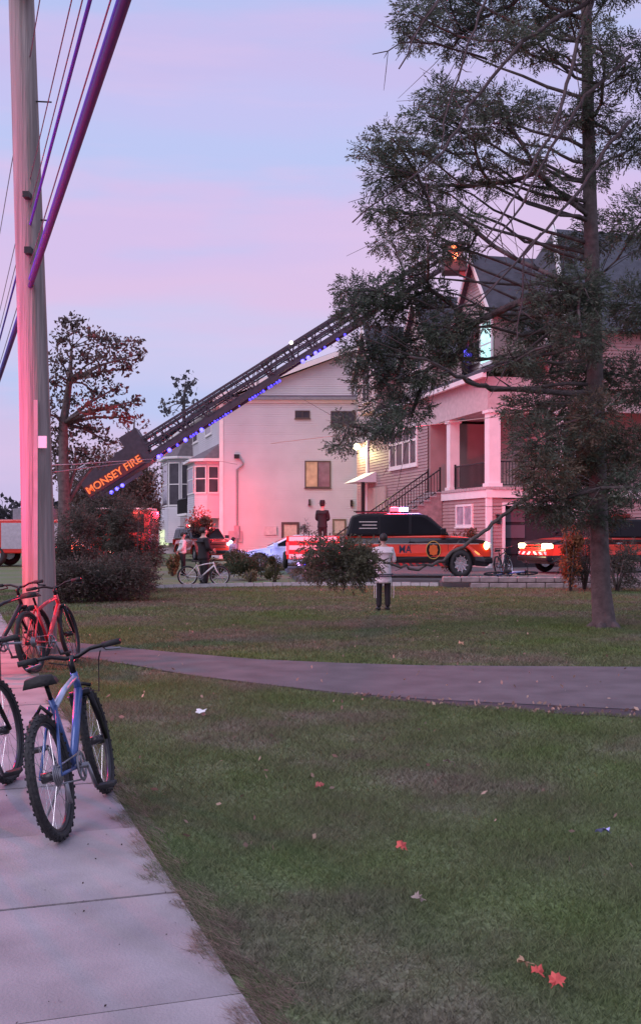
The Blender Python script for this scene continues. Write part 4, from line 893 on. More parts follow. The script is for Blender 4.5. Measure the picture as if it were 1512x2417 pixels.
MB().ball((bc.x-.04, bc.y-.58, bc.z+.44), .12, 10, 7, (1.3, .5, .8)).build('amber_lamp', mat('lit_dim_amber', (1,.5,.2), .3, emit=(1, .35, .12), estr=1.1), bo, smooth=True)
lamp('platform_red', (bc.x-.03, bc.y-1.1, bc.z+.05), (1, .12, .06), 14, .15, lt)
MB().box((bc.x+.2, bc.y-.4, bc.z-.82), (bc.x+.45, bc.y-.2, bc.z-.62)).build('hose_coupling', M_red, bo)

# ------------------------------------------------------------------ people
def skinned(name, verts, edges, rad, m, parent, sub=2, extra=None):
    me = bpy.data.meshes.new(name); me.from_pydata(verts, edges, []); t = bpy.data.objects.new('tmp', me); COL.objects.link(t)
    sk = t.modifiers.new('skin', 'SKIN'); sk.use_smooth_shade = True
    for i, r in enumerate(rad): me.skin_vertices[0].data[i].radius = r if isinstance(r, tuple) else (r, r)
    me.skin_vertices[0].data[0].use_root = True
    if sub: s = t.modifiers.new('sub', 'SUBSURF'); s.levels = sub
    bpy.context.view_layer.update()
    m2 = bpy.data.meshes.new_from_object(t.evaluated_get(bpy.context.evaluated_depsgraph_get())); bpy.data.objects.remove(t)
    if extra:
        b = MB(); b.v = [tuple(v.co) for v in m2.vertices]; b.f = [tuple(p.vertices) for p in m2.polygons]; b.v2 = None
        extra(b); m2 = b.mesh(name, True)
    m2.materials.clear(); m2.name = name
    return link(name, m2, m, parent)
def person(label, loc, rz, h, arms, shirt, trous, coat=False, hat=False, long_shirt=False, stride=.0, group=None, hatm=None):
    """local: facing +y, x to the person's right; arms = ((elbow, wrist) right, left) at 1.75 m height"""
    k = h/1.75; t = thing('person', label, 'person', loc, rz, group)
    def v(*p): return Vector(p)*k
    Lh, Rh = (-.09, 0, .93), (.09, 0, .93); kn = .48
    legs = [((s*.095), (s*.10, .02 + stride*s*.4, .49), (s*.105, stride*s, .09), (s*.11, .12+stride*s, .035)) for s in (1, -1)]
    V = [v(0,0,.97), v(0,0,1.12), v(0,.0,1.30), v(0,-.005,1.43), v(0,.0,1.51), v(0,.015,1.575), v(0,.02,1.66), v(0,.01,1.72)]
    E = [(i, i+1) for i in range(7)]; rad = [(.15*k,.11*k), (.14*k,.10*k), (.165*k,.11*k), (.10*k,.085*k), .052*k, .066*k, .088*k, .06*k]
    for s, (el, wr) in zip((1, -1), arms):
        i = len(V); V += [v(s*.18, 0, 1.41), v(*el), v(*wr)]; E += [(3, i), (i, i+1), (i+1, i+2)]; rad += [.058*k, .042*k, .031*k]
        d = (Vector(wr)-Vector(el)).normalized(); i2 = len(V); V.append(v(*(Vector(wr)+d*.07))); E.append((i+2, i2)); rad.append((.040*k, .022*k))
    for s, lg in zip((1, -1), legs):
        i = len(V); V += [v(s*.095, 0, .88), v(*lg[1]), v(*lg[2])]; E += [(0, i), (i, i+1), (i+1, i+2)]; rad += [.085*k, .055*k, .04*k]
    def extra(b):
        for s, (el, wr) in zip((1, -1), arms):
            el, wr = Vector(el), Vector(wr); d = (wr-el).normalized(); sd = d.cross(Vector((s, .3, 0))).normalized()
            for j, (off, ln) in enumerate(((-.030, .075), (-.011, .088), (.010, .083), (.029, .066))):
                p0 = wr + d*.085 + sd*off; p1 = p0 + d*ln*.5; p2 = p1 + (d*.8 + Vector((-s*.5, .2, 0))).normalized()*ln*.5
                b.tube([p0*k, p1*k, p2*k], [.010*k, .009*k, .007*k], 6)
            b.tube([(wr + d*.03 + sd*-.03)*k, (wr + d*.07 + sd*-.06)*k, (wr + d*.10 + sd*-.065)*k], [.012*k, .011*k, .008*k], 6)
        b.tube([v(0,.085,1.66), v(0,.118,1.628), v(0,.09,1.618)], [.010*k, .016*k, .010*k], 6)           # nose
        for s in (1, -1):
            b.ball(v(s*.035, .090, 1.655), .013*k, 8, 6); b.ball(v(s*.094, .012, 1.645), .028*k, 8, 6, (.4, .8, 1.2))
        b.tube([v(-.024,.095,1.592), v(0,.103,1.590), v(.024,.095,1.592)], [.005*k, .008*k, .005*k], 6)
    body = skinned('body', V, E, rad, M_skin, t, 2, extra)
    # shirt or coat
    hem = .62 if long_shirt else (.78 if coat else .90)
    V2 = [v(0,0,1.18), v(0,0,hem+.06), v(0,0,hem), v(0,0,1.33), v(0,0,1.435), v(0,.0,1.475)]; E2 = [(0,1), (1,2), (0,3), (3,4), (4,5)]
    wd = .215 if (coat or long_shirt) else .19
    rad2 = [(.185*k,.135*k), (wd*k,.15*k), (wd*1.04*k,.155*k), (.195*k,.135*k), (.13*k,.10*k), (.068*k, .066*k)]
    for s, (el, wr) in zip((1, -1), arms):
        i = len(V2); V2 += [v(s*.185, 0, 1.405), v(*el), v(*(Vector(el).lerp(Vector(wr), .86 if coat or not long_shirt else .2)))]; E2 += [(4, i), (i, i+1), (i+1, i+2)]; rad2 += [.080*k, .062*k, .050*k]
    sh = skinned('coat' if coat else 'shirt', V2, E2, rad2, shirt, t)
    V3 = [v(0,0,.97), v(0,0,.88)]; E3 = [(0,1)]; rad3 = [(.165*k,.125*k), (.16*k,.12*k)]
    for s, lg in zip((1, -1), legs):
        i = len(V3); V3 += [v(s*.10, 0, .80), v(*lg[1]), v(lg[2][0], lg[2][1], .07)]; E3 += [(1, i), (i, i+1), (i+1, i+2)]; rad3 += [.098*k, .076*k, .066*k]
    skinned('trousers', V3, E3, rad3, trous, t)
    for s, lg in zip((1, -1), legs):
        b = MB(); x, y = lg[2][0], lg[2][1]; b.ball(v(x, y+.05, .05), .14*k, 12, 8, (.36, 1, .36)); b.build('shoe', M_black, t, True)
    b = MB(); b.ball(v(0, -.012, 1.675), .104*k, 14, 9, (.93, 1.0, 1.0)); hb = b
    hb.v = [(x, min(y, .062*k) if z < 1.70*k else y, max(z, (1.60 if y < .02*k else 1.685)*k)) for x, y, z in hb.v]; hb.build('hair', M_hair, t, True)
    if hat:
        b = MB(); b.tube([v(0,0,1.715), v(0,0,1.722)], .165*k, 24); b.tube([v(0,0,1.72), v(0,0,1.80), v(0,0,1.835)], [.105*k, .098*k, .085*k], 20); b.build('hat', M_cloth_b, t)
    return t, k
arms_down = (((.24, -.02, 1.14), (.25, .05, .90)), ((-.24, -.02, 1.14), (-.25, .05, .90)))
arms_front = (((.25, .02, 1.13), (.10, .20, 1.08)), ((-.25, .02, 1.13), (-.08, .20, 1.04)))
arms_back = (((.25, -.06, 1.15), (.06, -.20, 1.00)), ((-.25, -.06, 1.15), (-.05, -.20, .98)))
boy, kb_ = person('boy in long loose white shirt and black trousers standing on the lawn, seen from behind', G(904, 1441), R(12), 1.50, (((.26, -.02, 1.15), (.10, .18, 1.02)), ((-.27, -.04, 1.15), (-.16, -.14, .98))), M_cloth_w, M_cloth_b, long_shirt=True)
for z in (.80, .84): MB().torus((0, 0, 0), (0, 0, 1), .222*kb_, .012, 28, 6).build('shirt_stripe', mat('dark_stripe', (.03, .03, .06), .8), boy).location = (0, 0, z*kb_)
for o_ in boy.children:
    if o_.name.startswith('shirt_stripe'): o_.scale = (1, .74, 1)
for s, yy in ((1, -.12), (1, .06), (-1, -.1), (-1, .05)):
    MB().tube([(s*.2*kb_, yy, .64*kb_), (s*.205*kb_, yy-.01, .45*kb_), (s*.20*kb_, yy, .30*kb_)], .005, 5).build('tassel', M_cloth_w, boy)
man, _ = person('man in black suit and black hat standing on the low striped trailer', (.07, 40.6, SUVZ+.72), R(-20), 1.74, arms_front, M_cloth_b, M_cloth_b, coat=True, hat=True)
p_ = G(480, 1383); rider, _ = person('person in dark clothes standing just behind the white bicycle', (-3.36, 31.75, 0), R(-60), 1.66, arms_front, M_cloth_b, M_cloth_b, coat=True); rider.scale = (1.25, 1.25, 1.0)
p2, _ = person('boy in pinkish white shirt and dark trousers standing near the lit vehicle', ((432-CX)/F*39, 39, 0), R(-70), 1.52, arms_back, M_cloth_w, M_cloth_b)
p3, _ = person('person in violet shirt bending low behind the hedge left of white car', ((551-CX)/F*42, 42, -.12), R(-50), 1.45, arms_down, M_cloth_v, M_cloth_b)

# ------------------------------------------------------------------ bicycles (local: x forward, z up, rear wheel on the origin)
def bicycle(label, loc, heading, lean, s, frame, accent, rimm, steer=0.0, near=False, group='bicycles left about', roll=None, tyre=.026, letters=False, fork=None):
    t = thing('bicycle', label, 'bicycle', loc, 0, group); t.rotation_euler = (lean, 0, heading)
    if roll: t.rotation_euler = roll
    Rw = .33*s; V = lambda x, z, y=0: Vector((x*s, y*s, z*s)); seg = 56 if near else 28
    rear, front = V(0, .33), V(1.03, .33); bb = V(.42, .29); st = V(.28, .70); hb, ht = V(.855, .66), V(.82, .78); sad = V(.25, .80)
    hx = (hb-ht).normalized(); Q = Matrix.Translation(ht) @ Matrix.Rotation(-steer, 4, -hx) @ Matrix.Translation(-ht)
    def wheel(c, mtx=None):
        w_ = MB(); w_.torus((0,0,0), (0,1,0), Rw-.052*s, .012*s, seg, 6, 1.2); w_.disc((0,0,0), (0,1,0), .028*s, .09*s, 12)
        ob = w_.build('wheel', rimm, t, True); 
        ob.matrix_local = (mtx or Matrix()) @ Matrix.Translation(c)
        ty = MB(); ty.torus((0,0,0), (0,1,0), Rw-tyre*s, tyre*s, seg, 8)
        if near:
            for i in range(64):
                a = 2*math.pi*i/64; ca_, sa_ = math.cos(a), math.sin(a)
                for y_, dr_ in (((-.016, -.004), (.016, -.004)) if i % 2 else ((0, .001), (-.024, -.012), (.024, -.012))):
                    cc = Vector((ca_*(Rw+dr_*s), y_*s, sa_*(Rw+dr_*s))); tn = Vector((-sa_, 0, ca_)); rd = Vector((ca_, 0, sa_)); ty.obox(cc - tn*.008 - Vector((0,.005,0)) - rd*.006, tn*.012, Vector((0,.009,0)), rd*.008)
        ty.build('tyre', M_rub, ob, not near)
        sp = MB()
        for i in range(24 if near else 14):
            a = 2*math.pi*i/(24 if near else 14); y_ = .03*s*(1 if i % 2 else -1); sp.tube([(.025*s*math.cos(a+.5), y_, .025*s*math.sin(a+.5)), ((Rw-.055*s)*math.cos(a), 0, (Rw-.055*s)*math.sin(a))], .0014 if near else .0035, 4, False)
        stuffed(sp.build('spokes', M_chrome if near else rimm, ob))
        if near and mtx is None: pass
        return ob
    wheel(rear); wheel(front, Q)
    f = MB(); f.tube([st, bb], .017*s, 10)
    for s2 in (1, -1): f.tube([rear + V(0,0,.055*s2), bb + V(0,0,.03*s2)], .010*s, 8); f.tube([rear + V(0,0,.055*s2), st + V(0,-.04,.02*s2)], .009*s, 8)
    fo = f.build('frame', frame, t, True)
    MB().tube([st + V(.01,-.06), (st+ht)/2 + V(0,-.03), ht + V(.005,-.03)], .018*s, 10).build('top_tube', accent, t, True)
    MB().tube([bb, hb + V(-.01,.01)], [.022*s, .027*s], 10).tube([ht, hb], .022*s, 10).build('down_tube', frame, t, True)
    fk = MB()
    for s2 in (1, -1): fk.tube([Q @ (hb + V(.01,-.02,.055*s2)), Q @ (hb + V(.07,-.16,.06*s2)), Q @ (front + V(0,0,.06*s2))], [.019*s, .017*s, .012*s], 8)
    fk.tube([Q @ (hb + V(.01,-.015,.06)), Q @ (hb + V(.01,-.015,-.06))], .022*s, 8); fk.build('fork', fork or M_black, t, True)
    MB().tube([st, sad + V(0,-.02)], .013*s, 8).build('seat_post', M_black, t, True)
    sd = MB(); k_ = 10; prof = []
    for i in range(k_):
        u = i/(k_-1); wd = (.072*(1-u)**.7 + .022)*s; x_ = (-.12 + .27*u)*s; zt = (.012*math.sin(u*5) + (.02 if u < .2 else 0))*s
        prof.append([(sad.x+x_, -wd, sad.z-.012*s), (sad.x+x_, -wd*.8, sad.z+.016*s+zt), (sad.x+x_, 0, sad.z+.024*s+zt), (sad.x+x_, wd*.8, sad.z+.016*s+zt), (sad.x+x_, wd, sad.z-.012*s)])
    sd.add([p for r_ in prof for p in r_], [(i*5+j, i*5+j+1, i*5+j+6, i*5+j+5) for i in range(k_-1) for j in range(4)] + [(4,3,2,1,0), tuple((k_-1)*5+j for j in range(5))] + [(i*5+4, i*5, i*5+5, i*5+9) for i in range(k_-1)]); sd.build('saddle', M_rub, t, True)
    stem = ht + V(-.02,.05); hbm = MB(); hc = stem + V(.07,.035)
    ends = [Q @ (hc + V(-.05,.035,.31*s2)) for s2 in (1, -1)]
    hbm.tube([ends[0], Q @ (hc + V(-.01,.03,.12)), Q @ (hc + V(0,.0,.04)), Q @ (hc + V(0,0,-.04)), Q @ (hc + V(-.01,.03,-.12)), ends[1]], .012*s, 8); hbm.tube([Q @ ht, Q @ stem, Q @ hc], .018*s, 8)
    ho = hbm.build('handlebar', M_black, t, True)
    for e, s2 in zip(ends, (1, -1)):
        ine = Q @ (hc + V(-.035,.033,.20*s2)); MB().tube([ine, e], .018*s, 10).build('grip', M_rub, ho, True)
        MB().tube([Q @ (hc + V(.01,.025,.19*s2)), Q @ (hc + V(.05,.0,.20*s2)), Q @ (hc + V(.03,-.01,.29*s2))], .007*s, 6).build('brake_lever', M_grey if near else M_black, ho, True)
    cr_ = MB(); cr_.torus(bb + V(0,0,-.05), (0,1,0), .075*s, .012*s, 24, 6, .5)
    for i in range(5): a = 2*math.pi*i/5; cr_.tube([bb + V(0,0,-.05), bb + V(.075*math.cos(a), .075*math.sin(a), -.05)], .007*s, 5)
    ca0 = R(-62)
    arms_ = [(bb + V(.165*math.cos(ca0), .165*math.sin(ca0), -.085)), (bb + V(-.165*math.cos(ca0), -.165*math.sin(ca0), .085))]
    cr_.tube([bb + V(0,0,-.085), arms_[0]], .011*s, 6); cr_.tube([bb + V(0,0,.085), arms_[1]], .011*s, 6); cr_.tube([bb + V(0,0,-.09), bb + V(0,0,.09)], .016*s, 8)
    co = cr_.build('crankset', M_grey, t, True)
    for a_, s2 in zip(arms_, (-1, 1)): p = a_ + V(0,0,.06*s2); MB().box((p.x-.045*s, p.y-.05*s, p.z-.012*s), (p.x+.045*s, p.y+.05*s, p.z+.012*s)).build('pedal', M_rub, co, bevel=.006)
    ch = MB(); ch.tube([rear + V(0,.045,-.05), bb + V(0,.075,-.05)], .005*s, 5); ch.tube([rear + V(0,-.045,-.05), bb + V(0,-.075,-.05)], .005*s, 5)
    for i in range(4): ch.disc(rear + V(0,0,-.032-.008*i), (0,1,0), (.058-.007*i)*s, .004*s, 18)
    ch.tube([rear + V(.01,-.05,-.07), rear + V(.03,-.13,-.065), rear + V(.06,-.16,-.06)], .012*s, 6); ch.build('chain', M_grey, t, True)
    if near:
        cb = MB(); a0 = Q @ (hc + V(.02,.0,-.17)); cb.tube([a0, a0 + V(.12,-.05,.05), a0 + V(.16,-.25,.10), Q @ (front + V(-.02,.33,.04))], .004, 5); cb.tube([Q @ (hc + V(.02,0,.15)), Q @ (hc + V(.14,-.05,.06)), hb + V(.04,.0,.03)], .004, 5); cb.build('brake_cable', M_rub, t, True)
        br = MB(); br2 = MB(); fw = Q @ (front + V(0,.34)); br.tube([fw + V(-.03,0,.05), fw + V(-.03,.02,0), fw + V(-.03,0,-.05)], .012, 6); rb_ = rear + V(.08,.34); br2.tube([rb_ + V(0,-.04,.05), rb_ + V(0,.02,0), rb_ + V(0,-.04,-.05)], .012, 6); br.build('brake_arch', M_black, t, True); br2.build('brake_arch', M_black, t, True)
        ks = MB(); ks.tube([bb + V(-.08,-.03,.04), bb + V(-.12,-.27,.20)], .008, 6); ks.build('kickstand', M_grey, t)
    return t
M_bikeblue = mat('blue_bike_paint', (.055, .11, .30), .3, .2, .1, 10, coat=.4); M_bikesil = mat('silver_blue_paint', (.50, .56, .72), .3, .4, .1, 10, coat=.3); M_bikered = mat('red_bike_paint', (.62, .03, .05), .35, 0, .1, 10, coat=.4)
M_bikewhite = mat('white_bike_paint', (.72, .72, .70), .35, 0, .1, 10); M_bikeblk = mat('black_bike_paint', (.02, .02, .025), .35, 0, .2, 10)
blue = bicycle('blue and black mountain bike nearest on the sidewalk, rear wheel toward the viewer', (-1.28, 5.50, .016), R(88), R(-12), .96, M_bikeblue, M_bikesil, M_bikeblk, steer=R(-4), near=True, group='bicycles left on the sidewalk')
bicycle('black bike with red top tube left of the blue mountain bike', (-1.80, 5.75, .016), R(95), R(-14), .98, M_bikeblk, M_bikered, M_bikeblk, steer=R(10), near=True, group='bicycles left on the sidewalk')
bicycle('red framed bike standing by the foot of the utility pole', (-3.10, 12.0, 0), R(80), R(-10), 1.06, M_bikered, M_bikered, M_bikeblk, steer=R(-8), near=False, group='bicycles left on the sidewalk')
bicycle('black bike at the pole foot, left of the red framed bike', (-3.62, 11.6, .016), R(70), R(-6), 1.06, M_bikeblk, M_bikeblk, M_bikeblk, group='bicycles left on the sidewalk')
bicycle('white bicycle with white rims standing side on at the lawn kerb', (-3.75, 31.15, .02), R(6), R(6), .88, M_bikewhite, M_bikewhite, M_bikewhite, tyre=.03, fork=M_bikewhite)
bicycle('dark bicycle leaning upright beside the garage opening', (5.35, 33.0, .18), R(62), R(-8), 1.0, M_bikeblk, M_bikeblk, M_chrome)
bicycle('blue bicycle lying flat on the driveway behind the stone wall', (4.95, 32.0, .30), 0, 0, .95, M_bikeblue, M_bikesil, M_bikeblk, roll=(R(80), 0, R(8)))

# ------------------------------------------------------------------ utility pole, pegs, transformer, cables
pole = thing('utility_pole', 'tall weathered wooden utility pole beside the bicycles at the left', 'utility pole', (-3.56, 14, 0))
b = MB(); b.tube([(0,0,-.3), (0,0,.6), (-.075,0,3.5), (-.19,0,7), (-.34,0,11.5)], [.215, .21, .188, .165, .14], 24); b.build('shaft', M_pole, pole, True)
for z in (7.0, 5.5, 8.6): x_ = -.024*z + .17; MB().tube([(x_-.05, -.05, z), (x_+.16, -.05, z-.01)], .010, 6).build('step_peg', M_iron, pole)
tz = 8.35; tr = MB(); tr.tube([(-.12,-.30,tz), (-.12,-.30,tz+.08), (-.12,-.30,tz+1.0), (-.12,-.30,tz+1.08)], [.16, .24, .24, .2], 18); tr.tube([(-.12,-.5,tz+.15), (.02,-.55,tz-.02)], .05, 8); tr.build('transformer', mat('grey_transformer', (.16, .15, .18), .5, .2), pole, True)
MB().box((-.12, -.30, 5.02), (-.04, -.16, 5.10)).build('cable_bracket', M_iron, pole); MB().box((-.14, -.30, 5.72), (-.06, -.14, 5.79)).build('cable_bracket', M_iron, pole)
MB().box((-.02, -.225, .3), (.03, -.20, 3.2)).build('ground_wire_cover', mat('pale_moulding', (.36, .31, .30), .7), pole)
MB().box((.02, -.22, 2.6), (.14, -.19, 2.75)).build('pole_tag', M_lens, pole)
CD = Vector((-.337, 1, 0))
def cable(label, x0, r, m, far_d=75, sag=0.0, dx=0.0, group='overhead cables along the street'):
    t_ = (86+117)/(x0+117); y = HY*(1-t_); a = P(86, y, 14) + Vector((dx, -.25, 0)); pts = []
    for i in range(40):
        d = 1.0 + (far_d-1.0)*(i/39)**1.6; p = a + CD*(d-13.75); u = (d-13.75)/40; p.z -= sag*math.sin(math.pi*min(1, abs(u))); pts.append(p)
    o_ = MB().tube(pts, r, 8).build('cable', m, None, True); tag(o_, label, 'cable', group); return o_
M_cab = mat('violet_tinted_cable', (.045, .035, .16), .75, 0, .1, 20); M_cab2 = mat('blue_tinted_cable', (.06, .055, .45), .75, 0, .1, 20); M_wire = mat('bare_grey_wire', (.10, .09, .11), .5, .3, .1, 20)  # blue and violet light on the cables is put into their colours
cable('thickest dark cable bundle, the lowest crossing from the pole to the top edge', 327, .034, M_cab)
c2 = cable('blue tinted cable lashed along the left of the thickest bundle', 315, .026, M_cab2, dx=-.0)
cable('blue tinted cable crossing left of the thickest bundle, second lowest', 238, .016, M_cab2)
cable('thin twisted wire just left of the thickest cable bundle', 290, .0065, M_wire)
cable('thin wire close along the left of the second blue cable', 219, .006, M_wire)
cable('thin wire farthest left of the twisted pair of overhead wires', 192, .006, M_wire)
cable('steep thin wire rising beside the top of the pole', 112, .007, M_wire)
def wire(label, pts, r, m, sag=.0):
    P_ = []
    for a, b in zip(pts, pts[1:]):
        for i in range(12): u = i/12; q = a.lerp(b, u); q.z -= sag*4*u*(1-u); P_.append(q)
    P_.append(pts[-1]); o_ = MB().tube(P_, r, 6).build('wire', m, None, True); tag(o_, label, 'wire', 'house service wires')
M_owire = mat('pink_lit_wire', (.55, .32, .28), .5, 0, .1, 20)  # orange light on this wire is put into its pinkish colour
wire('pinkish service wire slanting in front of the brown house to the right edge', [P(1560, 925, 22), P(1435, 949, 23), P(1166, 984, 26), P(850, 1021, 30), P(640, 1046, 34)], .010, M_owire, .0)
wire('thin drop wire running from the white house mast toward the pole', [P(560, 1096, 63.5), P(520, 1088, 60), P(300, 1092, 40), P(93, 1118, 14)], .010, M_wire, .0)
wire('thin pale wire crossing behind the ladder lettering', [P(460, 1077, 58), P(330, 1085, 44), P(180, 1095, 28), P(96, 1098, 14.1)], .008, mat('pale_wire', (.45, .38, .42), .5), .0)

# ------------------------------------------------------------------ trees and shrubs
TD = 17.9
TB = G(1424, 1480)
tree = thing('conifer_tree', 'tall ragged conifer at the right with layered boughs and bare limbs', 'tree', (TB.x, TB.y, 0))
def tw(x, y, d=TD): return P(x, y, d) - tree.location
tpts = [(1427, 1492), (1424, 1470), (1416, 1380), (1411, 1200), (1404, 950), (1398, 700), (1390, 450), (1385, 200), (1382, 0), (1376, -350), (1372, -700)]
tr_r = [.24, .19, .155, .145, .135, .125, .11, .095, .085, .05, .02]
b = MB(); b.tube([tw(x, y) for x, y in tpts], tr_r, 14)
for a in (0.4, 1.7, 2.9, 4.2, 5.4): b.tube([tw(1425, 1462), tw(1425, 1470) + Vector((.22*math.cos(a), .22*math.sin(a), -.08)), tw(1425, 1480) + Vector((.42*math.cos(a), .42*math.sin(a), -.12))], [.10, .08, .03], 6)
b.build('trunk', M_bark, tree, True)
def trunk_x(y): return float(np.interp(y, [p[1] for p in reversed(tpts)], [p[0] for p in reversed(tpts)]))
clumps = [(985,35,45,38),(1060,30,60,34),(1150,35,70,36),(1245,45,60,36),(1330,35,60,40),(975,90,35,20),(1075,105,45,22),(1190,95,50,28),(1280,110,50,34),(1410,110,30,55),
 (1035,222,45,28),(1110,238,55,28),(1185,246,55,28),(1015,275,45,25),(1085,300,55,26),(1165,292,45,26),(1262,262,45,34),(1335,275,45,34),(1405,262,36,55),
 (925,328,45,24),(872,352,38,15),(955,368,55,28),(1040,348,42,24),(912,418,42,28),(985,430,55,28),(1055,436,45,24),(1125,368,38,20),(1165,430,35,20),(1250,372,45,20),
 (892,498,32,20),(950,500,42,24),(1022,508,45,24),(1095,518,45,20),(925,572,45,25),(1002,560,45,25),(1080,588,38,16),(1010,600,40,15),
 (838,684,42,28),(900,690,45,28),(968,652,38,20),(835,735,35,24),(902,742,45,25),(962,722,36,20),(1022,690,36,20),
 (846,832,42,32),(920,828,50,38),(985,800,45,34),(1050,772,45,30),(872,890,42,25),(942,902,42,28),(1010,872,45,32),(1082,830,36,25),(1122,762,32,20),(905,958,42,20),
 (826,1004,44,14),(892,1022,34,14),(800,1050,24,8),(935,1000,40,20),(975,965,35,18),
 (1232,762,50,42),(1302,700,55,42),(1372,682,55,52),(1290,800,50,36),(1372,792,55,42),(1222,850,45,26),(1302,880,55,36),(1392,880,48,46),(1242,960,55,34),(1322,972,65,42),(1402,980,46,46),
 (1272,1040,62,44),(1352,1062,62,44),(1422,1060,46,46),(1285,1115,62,34),(1372,1130,62,34),(1335,1178,45,20),(1402,1180,46,16),(1300,1205,50,24),(1370,1215,50,24),(1432,1205,40,36),(1262,1180,34,16),(1330,590,45,26),(1400,560,40,40),(1300,440,40,24),(1400,400,36,40),
 (1490,150,60,60),(1500,330,60,60),(1510,520,60,60),(1500,720,60,60),(1500,900,60,60),(1490,1060,55,50),(1480,1150,45,30),
 (1050,-40,80,40),(1200,-60,90,40),(1330,-80,80,50),(1450,-60,70,60)]
px_m = F/TD; cc, rr_, nn, br = [], [], [], MB(); warm_c, warm_r, warm_n = [], [], []
trg = np.random.default_rng(3)
nodes = [[tw(trunk_x(y), y), None, 0, True] for y in range(-320, 1160, 26)]          # point, parent, load, on trunk
order = sorted(clumps, key=lambda c: abs(c[0]-trunk_x(c[1])))
tips = []
def up_chain(i, k):
    for _ in range(k):
        if nodes[i][1] is not None and not nodes[nodes[i][1]][3]: i = nodes[i][1]
    return nodes[i][0]
for (x, y, rx, ry) in order:
    dof = float(trg.uniform(-1.6, 1.2)); d = TD + dof
    if y > 600 and x < 1150: d = TD - abs(dof)*.5
    c = tw(x, y, d); r_ = (1.08*rx/px_m, max(.3, .85*rx/px_m), 1.08*ry/px_m); dens = int(45 + 185*rx*ry/1500)
    if y < 650: dens = int(dens*.85)
    if y > 900 and x > 1180 and trg.random() < .45: warm_c.append(tuple(c)); warm_r.append(r_); warm_n.append(int(dens*.8)); dens = int(dens*.45)
    cc.append(tuple(c)); rr_.append(r_); nn.append(dens)
    best, bi = 1e9, 0; rise = .55 if y < 620 else (.15 if y < 900 else -.1)
    hd = Vector((c.x - nodes[0][0].x, c.y, 0)).length
    for i, (p, par, ld, ont) in enumerate(nodes):
        v = c - p; hz = math.hypot(v.x, v.y); pen = abs(v.z - rise*hz)*1.1
        if (c.x < 0) != (v.x < 0) and not ont: continue
        cost = v.length + pen + (.25 if ont else 0)
        if cost < best: best, bi = cost, i
    p = nodes[bi][0]; prev = bi; v = c + (c-p)*.08 - p; k_ = max(2, int(v.length/.35)); bow = Vector((trg.normal()*.05, trg.normal()*.08, -.07*v.length if y < 620 else .06*v.length))
    for j in range(1, k_+1):
        u = j/k_; q_ = p + v*u + bow*math.sin(math.pi*u) + Vector((trg.normal()*.03, trg.normal()*.03, trg.normal()*.03))*(1 if j < k_ else 0)
        nodes.append([q_, prev, 0, False]); prev = len(nodes)-1
    tips.append(prev)
    for j in range(7):                                    # twigs within the clump
        d_ = Vector(trg.normal(size=3)); d_.z *= .6; tip = c + Vector((d_.x*r_[0]*.75, d_.y*r_[1]*.7, d_.z*r_[2]*.8)); s_ = up_chain(prev, 1 + j % 3)
        br.tube([s_, s_.lerp(tip, .5) + Vector((0, 0, .03)), tip], [.007, .006, .003], 4)
for i in tips:
    while i is not None: nodes[i][2] += 1; i = nodes[i][1]
rad_ = lambda n_: .006 + .010*math.sqrt(n_)
for i, (p, par, ld, ont) in enumerate(nodes):
    if par is not None: br.tube([nodes[par][0], p], [rad_(ld) if nodes[par][3] else rad_(min(nodes[par][2], ld+1)), rad_(ld)], 6)
for (x, y, rx, ry), c in zip(order, cc):                  # old straight boughs from the trunk to part of the clumps
    if trg.random() < .5 or abs(x - trunk_x(y)) < 60 or y > 880: continue
    c = Vector(c); hz = abs(c.x - nodes[0][0].x); ya = min(1120, y + (.42*(trunk_x(y)-x) if y < 640 else trg.uniform(-40, 60))); a = tw(trunk_x(ya), ya); k_ = 6; q0 = [a]
    for j in range(1, k_+1): u = j/k_; q0.append(a.lerp(c, u) + Vector((trg.normal()*.05, trg.normal()*.05, -.05*hz*math.sin(math.pi*u) + trg.normal()*.04)))
    br.tube(q0, [.034-.024*j/k_ for j in range(k_+1)], 6)
for _ in range(330):                                      # bare dead twigs off the boughs
    i = int(trg.integers(60, len(nodes))); p, par = nodes[i][0], nodes[i][1]
    if par is None or nodes[i][2] < 3: continue
    dr_ = (p - nodes[par][0]).normalized(); e_ = p + (dr_ + Vector((trg.normal()*.6, trg.normal()*.5, trg.normal()*.6 - .1)))*trg.uniform(.25, .8)
    br.tube([p, p.lerp(e_, .5) + Vector((trg.normal()*.04, 0, trg.normal()*.05)), e_], [.008, .006, .003], 4)
br.build('boughs', M_bark, tree, True)['kind'] = 'stuff'
stuffed(big_mesh('needles', sprays(cc, rr_, nn, .17, trg, nl=9, width=.10, needle=.50), 4, M_needle, tree))
stuffed(big_mesh('turning_needles', sprays(warm_c, warm_r, warm_n, .17, trg, nl=8, width=.11, needle=.48), 4, M_needle2, tree))
